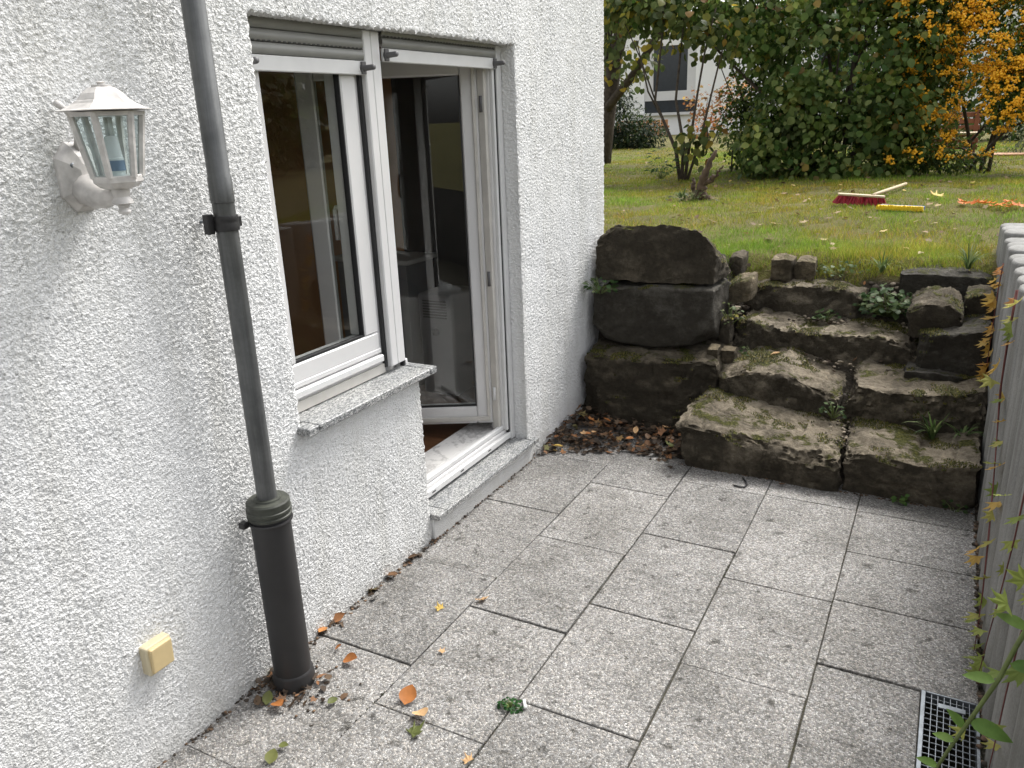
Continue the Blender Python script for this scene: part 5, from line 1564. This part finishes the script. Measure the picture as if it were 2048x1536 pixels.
# firethorn with orange berries
py_blobs = [(1.55, 10.3, 2.3, .55, .5, .6), (2.1, 10.2, 2.55, .6, .55, .65), (2.6, 10.4, 2.3, .5, .5, .7), (1.7, 10.4, 3.0, .7, .6, .5), (2.5, 10.3, 3.0, .7, .6, .5), (2.35, 10.1, 1.95, .45, .4, .42), (1.45, 10.1, 1.75, .35, .4, .5), (1.35, 10.0, 1.35, .40, .4, .36), (2.75, 10.2, 1.75, .3, .3, .35), (1.62, 10.0, 1.22, .3, .35, .24), (3.1, 10.4, 2.6, .6, .6, .8), (1.1, 9.75, 1.15, .5, .35, .22), (1.75, 9.9, 1.1, .45, .3, .18), (1.0, 10.1, 1.9, .45, .4, .5), (2.2, 10.0, 1.72, .26, .3, .34), (2.6, 9.9, 1.6, .25, .3, .32), (1.3, 10.0, 2.6, .5, .45, .6), (1.05, 9.9, 3.0, .45, .45, .4)]
PYC = [(0, (0.05, 0.09, 0.02)), (0.6, (0.11, 0.16, 0.03)), (1, (0.24, 0.25, 0.05))]
py = shrub('firethorn_bush', 'tall firethorn bush covered in orange berry clusters on the right', 'bush', py_blobs, 40000, NARROW, 0.04, 0.075, PYC, (1.95, 10.5, 0.99), 9, M['bark'], thick=0.7, droop=0.1, stem_r=0.022)
# berry cluster meshes
def cluster_mesh(seed):
    r = np.random.default_rng(seed); Vs, Fs = [], []; o = 0
    for k in range(20):
        c = np.array([r.normal(0, .034), r.normal(0, .017), r.normal(0, .013)])
        Vs.append(ICO1[0] * r.uniform(.0085, .0115) + c); Fs.append(ICO1[1] + o); o += len(ICO1[0])
    me = bpy.data.meshes.new('berry_cluster')
    me.from_pydata([tuple(v) for v in np.concatenate(Vs)], [], [tuple(int(i) for i in f) for f in np.concatenate(Fs)])
    me.polygons.foreach_set('use_smooth', np.ones(len(me.polygons), dtype=bool))
    me.materials.append(M['berry'])
    return me
CMS = [cluster_mesh(40 + k) for k in range(4)]
wts = [(b[0], b[1], b[2], b[3] * 1.02, b[4] * 1.02, b[5] * 1.02) for b in py_blobs]
pos, dd = shell_points(wts, 7000, 0.12)
# the lit right and upper side carries most fruit
pr_ = np.clip((pos[:, 0] - 0.85) / 0.9, 0.05, 1) * np.where(pos[:, 2] < 1.5, 0.3, 1) * np.where(pos[:, 1] < 10.45, 1, 0.15)
sel = np.where(rng.random(len(pos)) < pr_ * 0.6)[0]
dist = pos[sel, 1] + np.where((pos[sel, 2] > 1.1) & (pos[sel, 2] < 3.1), 0, 50)
order = sel[np.argsort(dist)]
parts = order[:290]; rest = order[290:1200]
for k, i in enumerate(parts):
    m = rotmats(np.array([[rng.normal(), rng.normal(), rng.normal(0, .4)]]), np.array([[rng.normal(0, .4), -0.5, 1.0]]))[0]
    place('berry_cluster', CMS[k % 4], pos[i], m, rng.uniform(.9, 1.5), py)
bmv = np.array([v.co[:] for v in CMS[0].vertices]); bmf = np.array([p.vertices[:] for p in CMS[0].polygons])
mats = rotmats(rng.standard_normal((len(rest), 3)), rng.standard_normal((len(rest), 3)) * .4 + np.array([0, -.5, 1.0]))
v, f, c = scatter_data((bmv, bmf), pos[rest], mats, rng.uniform(.7, 1.2, len(rest)), np.ones((len(rest), 3)))
o = mesh_obj('berries', v, f, M['berry'], py, True); o['kind'] = 'stuff'

# multi-stemmed shrub at the left, bare below, leaves above
ms = empty('multi_stem_shrub', (-1.0, 9.3, 1.0)); tag(ms, 'thin multi-stemmed shrub with bare dark stems at the left of the lawn', 'shrub')
def P93(*pts): return [Vector(p) for p in pts]
stems = [([(-1.0, 9.3, 0.95), (-1.06, 9.3, 1.30), (-1.22, 9.32, 1.62), (-1.32, 9.3, 1.85), (-1.27, 9.3, 2.35), (-1.2, 9.3, 3.1)], [.032, .03, .024, .02, .016, .010]),
         ([(-0.98, 9.3, 0.95), (-0.97, 9.3, 1.35), (-1.07, 9.28, 1.85), (-1.04, 9.3, 2.3), (-0.98, 9.3, 3.0)], [.03, .028, .02, .016, .010]),
         ([(-0.95, 9.32, 0.95), (-0.90, 9.3, 1.36), (-0.83, 9.3, 1.9), (-0.76, 9.3, 2.35), (-0.6, 9.3, 3.0)], [.028, .024, .018, .014, .009]),
         ([(-0.93, 9.34, 0.95), (-0.78, 9.3, 1.4), (-0.66, 9.3, 1.95), (-0.55, 9.35, 2.5)], [.024, .02, .015, .010]),
         ([(-1.22, 9.32, 1.62), (-1.42, 9.34, 1.95), (-1.55, 9.3, 2.5)], [.018, .014, .008]), ([(-1.32, 9.3, 1.85), (-1.5, 9.3, 2.3), (-1.75, 9.3, 2.8)], [.014, .011, .007])]
merge_tubes('stems', [(a, [r * 0.72 for r in b]) for a, b in stems], M['bark'], ms, 7)
def leaves_on(e, blobs, n, tpl, smin, smax, stops, thick=.9, droop=.6):
    pos, d = shell_points(blobs, n, thick)
    ax = d * .5 + rng.normal(0, .5, (n, 3)); ax[:, 2] -= droop
    up = d + rng.normal(0, .5, (n, 3)); up[:, 2] += .6
    v, f, c = scatter_data(tpl, pos, rotmats(ax, up), rng.uniform(smin, smax, n), ramp_cols(stops, n))
    o = mesh_obj('foliage', v, f, M['leafv'], e, True, c); o['kind'] = 'stuff'
HAZ2 = [(0, (0.06, 0.09, 0.03)), (0.6, (0.12, 0.15, 0.05)), (0.85, (0.26, 0.25, 0.05)), (0.95, (0.45, 0.36, 0.05)), (1, (0.25, 0.12, 0.05))]
leaves_on(ms, [(-1.2, 9.3, 2.75, .6, .4, .42), (-0.75, 9.3, 2.55, .5, .4, .35), (-1.7, 9.3, 2.9, .5, .4, .35), (-0.85, 9.2, 1.35, .25, .2, .25), (-0.7, 9.2, 1.5, .2, .2, .15)], 620, ROUND, .06, .11, HAZ2)
# low sprouts
clump('lawn_seedling', 'leafy green sprout at the foot of the multi-stemmed shrub', 'plant', (-1.18, 9.15, 1.0), 60, 0.17, 0.34, NARROW, 0.06, 0.10, [(0, (0.03, 0.07, 0.02)), (1, (0.08, 0.14, 0.05))])

# broken stump with a fork
stp = empty('tree_stump', (-0.2, 7.3, 0.95)); tag(stp, 'short broken brown tree stump with a side fork, in front of the bushes', 'tree stump')
zs = surf(-0.2, 7.3)
def gnarl(pts, rad, n=9, k=5, amp=.006):
    P_ = np.array(pts, float); t = np.linspace(0, len(P_) - 1, n * 2)
    Q = np.stack([np.interp(t, np.arange(len(P_)), P_[:, i]) for i in range(3)], 1)
    Q[1:-1] += rng.normal(0, amp, Q[1:-1].shape)
    return Q.tolist(), (np.interp(t, np.arange(len(P_)), rad) * (1 + .16 * rng.standard_normal(len(t)))).tolist()
merge_tubes('trunk', [gnarl([(-0.22, 7.3, zs - .05), (-0.205, 7.3, zs + .07), (-0.18, 7.28, zs + .18), (-0.13, 7.27, zs + .30), (-0.07, 7.27, zs + .44)], [.075, .045, .036, .03, .012]),
                      gnarl([(-0.16, 7.28, zs + .15), (-0.06, 7.26, zs + .22), (0.0, 7.25, zs + .31)], [.026, .017, .006]),
                      gnarl([(-0.23, 7.3, zs - .03), (-0.27, 7.3, zs + .10), (-0.275, 7.3, zs + .20)], [.032, .022, .008]),
                      gnarl([(-0.36, 7.28, zs - .03), (-0.27, 7.3, zs + .02), (-0.2, 7.3, zs + .06)], [.02, .035, .045]), gnarl([(-0.06, 7.24, zs - .03), (-0.14, 7.26, zs + .02), (-0.2, 7.3, zs + .06)], [.02, .032, .045])], M['bark_brown'], stp, 10)
clump('weed', 'brownish leaves and sprouts round the foot of the tree stump', 'plant', (-0.24, 7.15, zs), 70, 0.22, 0.12, OVATE, 0.02, 0.05, [(0, (0.05, 0.08, 0.03)), (0.7, (0.14, 0.15, 0.06)), (1, (0.25, 0.18, 0.08))])
blade_tuft('grass_tuft', 'grass growing round the foot of the tree stump', (-0.34, 7.2, zs), 60, 0.20, 1, 0.012, GB, 9)

# old tree trunks at the left
def tree(name, label, limbs, blobs, n, smin, smax, stops, group=None, tpl=ROUND, mat=None):
    e = empty(name, limbs[0][0][0]); tag(e, label, 'tree', group)
    merge_tubes('trunk', limbs, mat or M['bark'], e, 10)
    pos, d = shell_points(blobs, n, .85)
    ax = d * .5 + rng.normal(0, .5, (n, 3)); ax[:, 2] -= .5
    up = d + rng.normal(0, .5, (n, 3)); up[:, 2] += .6
    v, f, c = scatter_data(tpl, pos, rotmats(ax, up), rng.uniform(smin, smax, n), ramp_cols(stops, n))
    o = mesh_obj('crown', v, f, M['leafv'], e, True, c); o['kind'] = 'stuff'
    return e
tree('old_tree', 'old dark leaning tree with forked trunk behind the house corner',
     [([(-3.1, 12, 0.9), (-3.0, 12, 1.6), (-2.86, 12, 2.5), (-2.65, 12, 3.3), (-2.3, 12, 4.4)], [.16, .13, .11, .10, .07]),
      ([(-3.0, 12, 1.5), (-3.05, 12.1, 2.4), (-2.95, 12.1, 3.4), (-3.1, 12.1, 4.6)], [.09, .07, .06, .04]),
      ([(-2.95, 11.9, 1.8), (-2.5, 11.8, 2.25), (-2.1, 11.7, 2.75), (-1.7, 11.6, 3.4), (-1.2, 11.5, 4.2)], [.07, .06, .05, .045, .03])],
     [(-2.2, 11.9, 3.25, .9, .8, .55), (-1.3, 11.8, 3.4, .8, .7, .6), (-2.75, 11.7, 2.65, .5, .5, .5), (-2.3, 11.5, 2.35, .35, .4, .35), (-3.2, 12, 3.9, 1.2, 1.0, .8), (-2.0, 12, 4.3, 1.4, 1.0, .9), (-0.6, 11.9, 3.6, .8, .7, .6)], 2300, .07, .12, HAZ2)
# dark conifer bush far left
shrub('conifer_bush', 'dark conical evergreen behind the old tree at the left', 'bush',
      [(-4.6, 16.5, 1.5, .75, .6, .6), (-4.3, 16.5, 1.3, .8, .6, .4), (-4.75, 16.5, 2.1, .5, .5, .6), (-4.0, 16.4, 1.25, .55, .5, .35), (-4.9, 16.6, 2.6, .3, .3, .5)], 7000, NARROW, .06, .12,
      [(0, (0.012, 0.025, 0.010)), (0.7, (0.03, 0.05, 0.02)), (1, (0.07, 0.09, 0.03))], (-4.5, 16.5, 1.0), 4, M['bark'])
# small red maple by the far house
shrub('japanese_maple', 'small reddish maple in front of the neighbouring house', 'shrub',
      [(-3.15, 18, 1.9, .45, .4, .35), (-2.75, 18, 1.65, .4, .4, .35), (-3.2, 18, 1.4, .35, .3, .25), (-2.5, 18.1, 2.1, .4, .4, .3)], 900, MAPLE, .04, .075,
      [(0, (0.30, 0.10, 0.04)), (0.6, (0.42, 0.20, 0.08)), (1, (0.5, 0.36, 0.1))], (-2.95, 18, 1.0), 6, M['bark'], droop=.2, stem_r=.015)
# hedge and trees closing the garden
GD = [(0, (0.03, 0.055, 0.015)), (0.6, (0.065, 0.10, 0.03)), (1, (0.15, 0.17, 0.05))]
shrub('garden_hedge', 'pale green hedge far behind the firethorn', 'hedge',
      [(2.5, 17, 1.9, 1.6, .8, 1.2), (4.5, 17.5, 2.2, 1.6, .9, 1.5), (0.6, 17.5, 2.0, 1.4, .8, 1.3), (7, 18, 2.4, 2, 1, 1.8)], 9000, OVATE, .08, .15, GD, (2.5, 17, 1.0), 6, M['bark'])
shrub('grey_shrub', 'low grey-green shrub beside the wooden bench at the right', 'shrub',
      [(2.75, 12.9, 1.25, .45, .4, .3), (3.2, 12.6, 1.4, .5, .4, .45)], 2200, NARROW, .04, .08, [(0, (0.07, 0.09, 0.05)), (1, (0.16, 0.17, 0.11))], (2.95, 12.8, 1.0), 4, M['bark'])
# trees on the neighbouring plot beyond the palisade (seen only as dark reflections in the glass)
for k, (x, y, r_) in enumerate([(6.8, 5.5, 1.5), (7.6, 8.4, 1.7), (7.0, 2.6, 1.4), (8.8, 11.6, 1.9)]):
    lab = ['dense shrub on the neighbouring plot, nearest the stairs', 'dense shrub on the neighbouring plot, second from the stairs', 'dense shrub on the neighbouring plot, opposite the window', 'dense shrub on the neighbouring plot, beside the firethorn'][k]
    shrub('neighbour_shrub', lab, 'shrub', [(x, y, 1.9, r_, r_ * .9, 1.0), (x + .3, y + .5, 2.5, r_ * .8, r_ * .7, .6)], 3200, OVATE, .12, .2, GD, (x, y, 0.95), 4, M['bark'], group='shrubs beyond the palisade', thick=.6)

# ------------------------------------------------------------------ bench and deck
bench = empty('garden_bench', (1.75, 12.5, 0.98)); tag(bench, 'red-brown slatted wooden bench half hidden behind the firethorn', 'bench')
for k in range(6):
    z = 1.10 + k * 0.082
    box('slat', 1.45 + 0.01 * k, 2.02, 12.50 + 0.012 * k, 12.525 + 0.012 * k, z, z + 0.058, M['wood_red'], bench, 0.004)
for x in (1.62, 1.95): box('leg', x, x + 0.05, 12.53, 12.60, 0.95, 1.60, M['wood_red'], bench, 0.004)
for k in range(4): box('seat_slat', 1.0, 2.0, 12.10 + k * 0.095, 12.18 + k * 0.095, 1.30, 1.325, M['wood_light'], bench, 0.003)
for x in (1.05, 1.9): box('leg', x, x + 0.05, 12.12, 12.18, 0.95, 1.299, M['wood_red'], bench, 0.003)
deck = empty('timber_edging', (2.6, 12.4, 0.95)); tag(deck, 'low reddish timber board edging behind the lawn at the right', 'edging')
box('board', 2.10, 4.2, 12.35, 12.75, 1.00, 1.04, M['wood_or'], deck, 0.004)
for x in (2.2, 2.9, 3.6): box('post', x, x + 0.06, 12.42, 12.48, 0.9, 0.998, M['wood_red'], deck, 0.003)

# ------------------------------------------------------------------ neighbouring house
nh = empty('neighbour_house', (-5.0, 25, 1.0)); tag(nh, 'white neighbouring house with a big dark window, glimpsed between the shrubs', 'house')
bm = bmesh.new()
add_box(bm, -9.5, -6.95, 25.0, 32, 0.9, 4.3)
add_box(bm, -5.35, 8.0, 25.0, 32, 0.9, 4.3)
add_box(bm, -6.95, -5.35, 25.0, 32, 0.9, 1.62)
add_box(bm, -6.95, -5.35, 25.0, 32, 3.6, 4.3)
bm_obj('wall', bm, M['wallpaint'], nh)
w = box('window', -6.95, -5.35, 25.03, 25.12, 2.05, 2.32, M['upvc'], nh, 0.0)
for x in (-6.95, -5.62): box('frame', x, x + 0.27, 25.03, 25.12, 2.32, 3.6, M['upvc'], w, 0.0)
box('pane', -6.68, -5.62, 25.07, 25.08, 2.32, 3.6, M['glass_far'], w, 0.0)
box('pane', -6.95, -5.35, 25.07, 25.08, 1.70, 2.05, M['glass_far'], w, 0.0)
box('sill', -7.05, -5.3, 24.85, 25.1, 1.62, 1.70, M['upvc'], w, 0.0)
w = box('window', -2.0, -0.6, 24.97, 25.02, 2.1, 3.9, M['upvc'], nh, 0.0)
box('pane', -1.9, -0.7, 24.95, 24.972, 2.2, 3.8, M['glass_far'], w, 0.0)
w = box('window', 3.0, 4.4, 24.97, 25.02, 2.1, 3.9, M['upvc'], nh, 0.0)
box('pane', 3.1, 4.3, 24.95, 24.972, 2.2, 3.8, M['glass_far'], w, 0.0)
box('roof', -10, 8.5, 24.8, 32.5, 4.31, 4.45, M['tile_red'], nh, 0.0)
fn = empty('picket_fence', (-6.6, 22.5, 1.0)); tag(fn, 'short orange wooden picket fence in front of the neighbouring house', 'fence')
for k in range(14): box('picket', -6.9 + k * 0.11, -6.9 + k * 0.11 + 0.085, 22.5, 22.53, 0.95, 1.52, M['wood_or'], fn, 0.0)
box('rail', -6.95, -5.35, 22.531, 22.57, 1.3, 1.36, M['wood_or'], fn, 0.0)
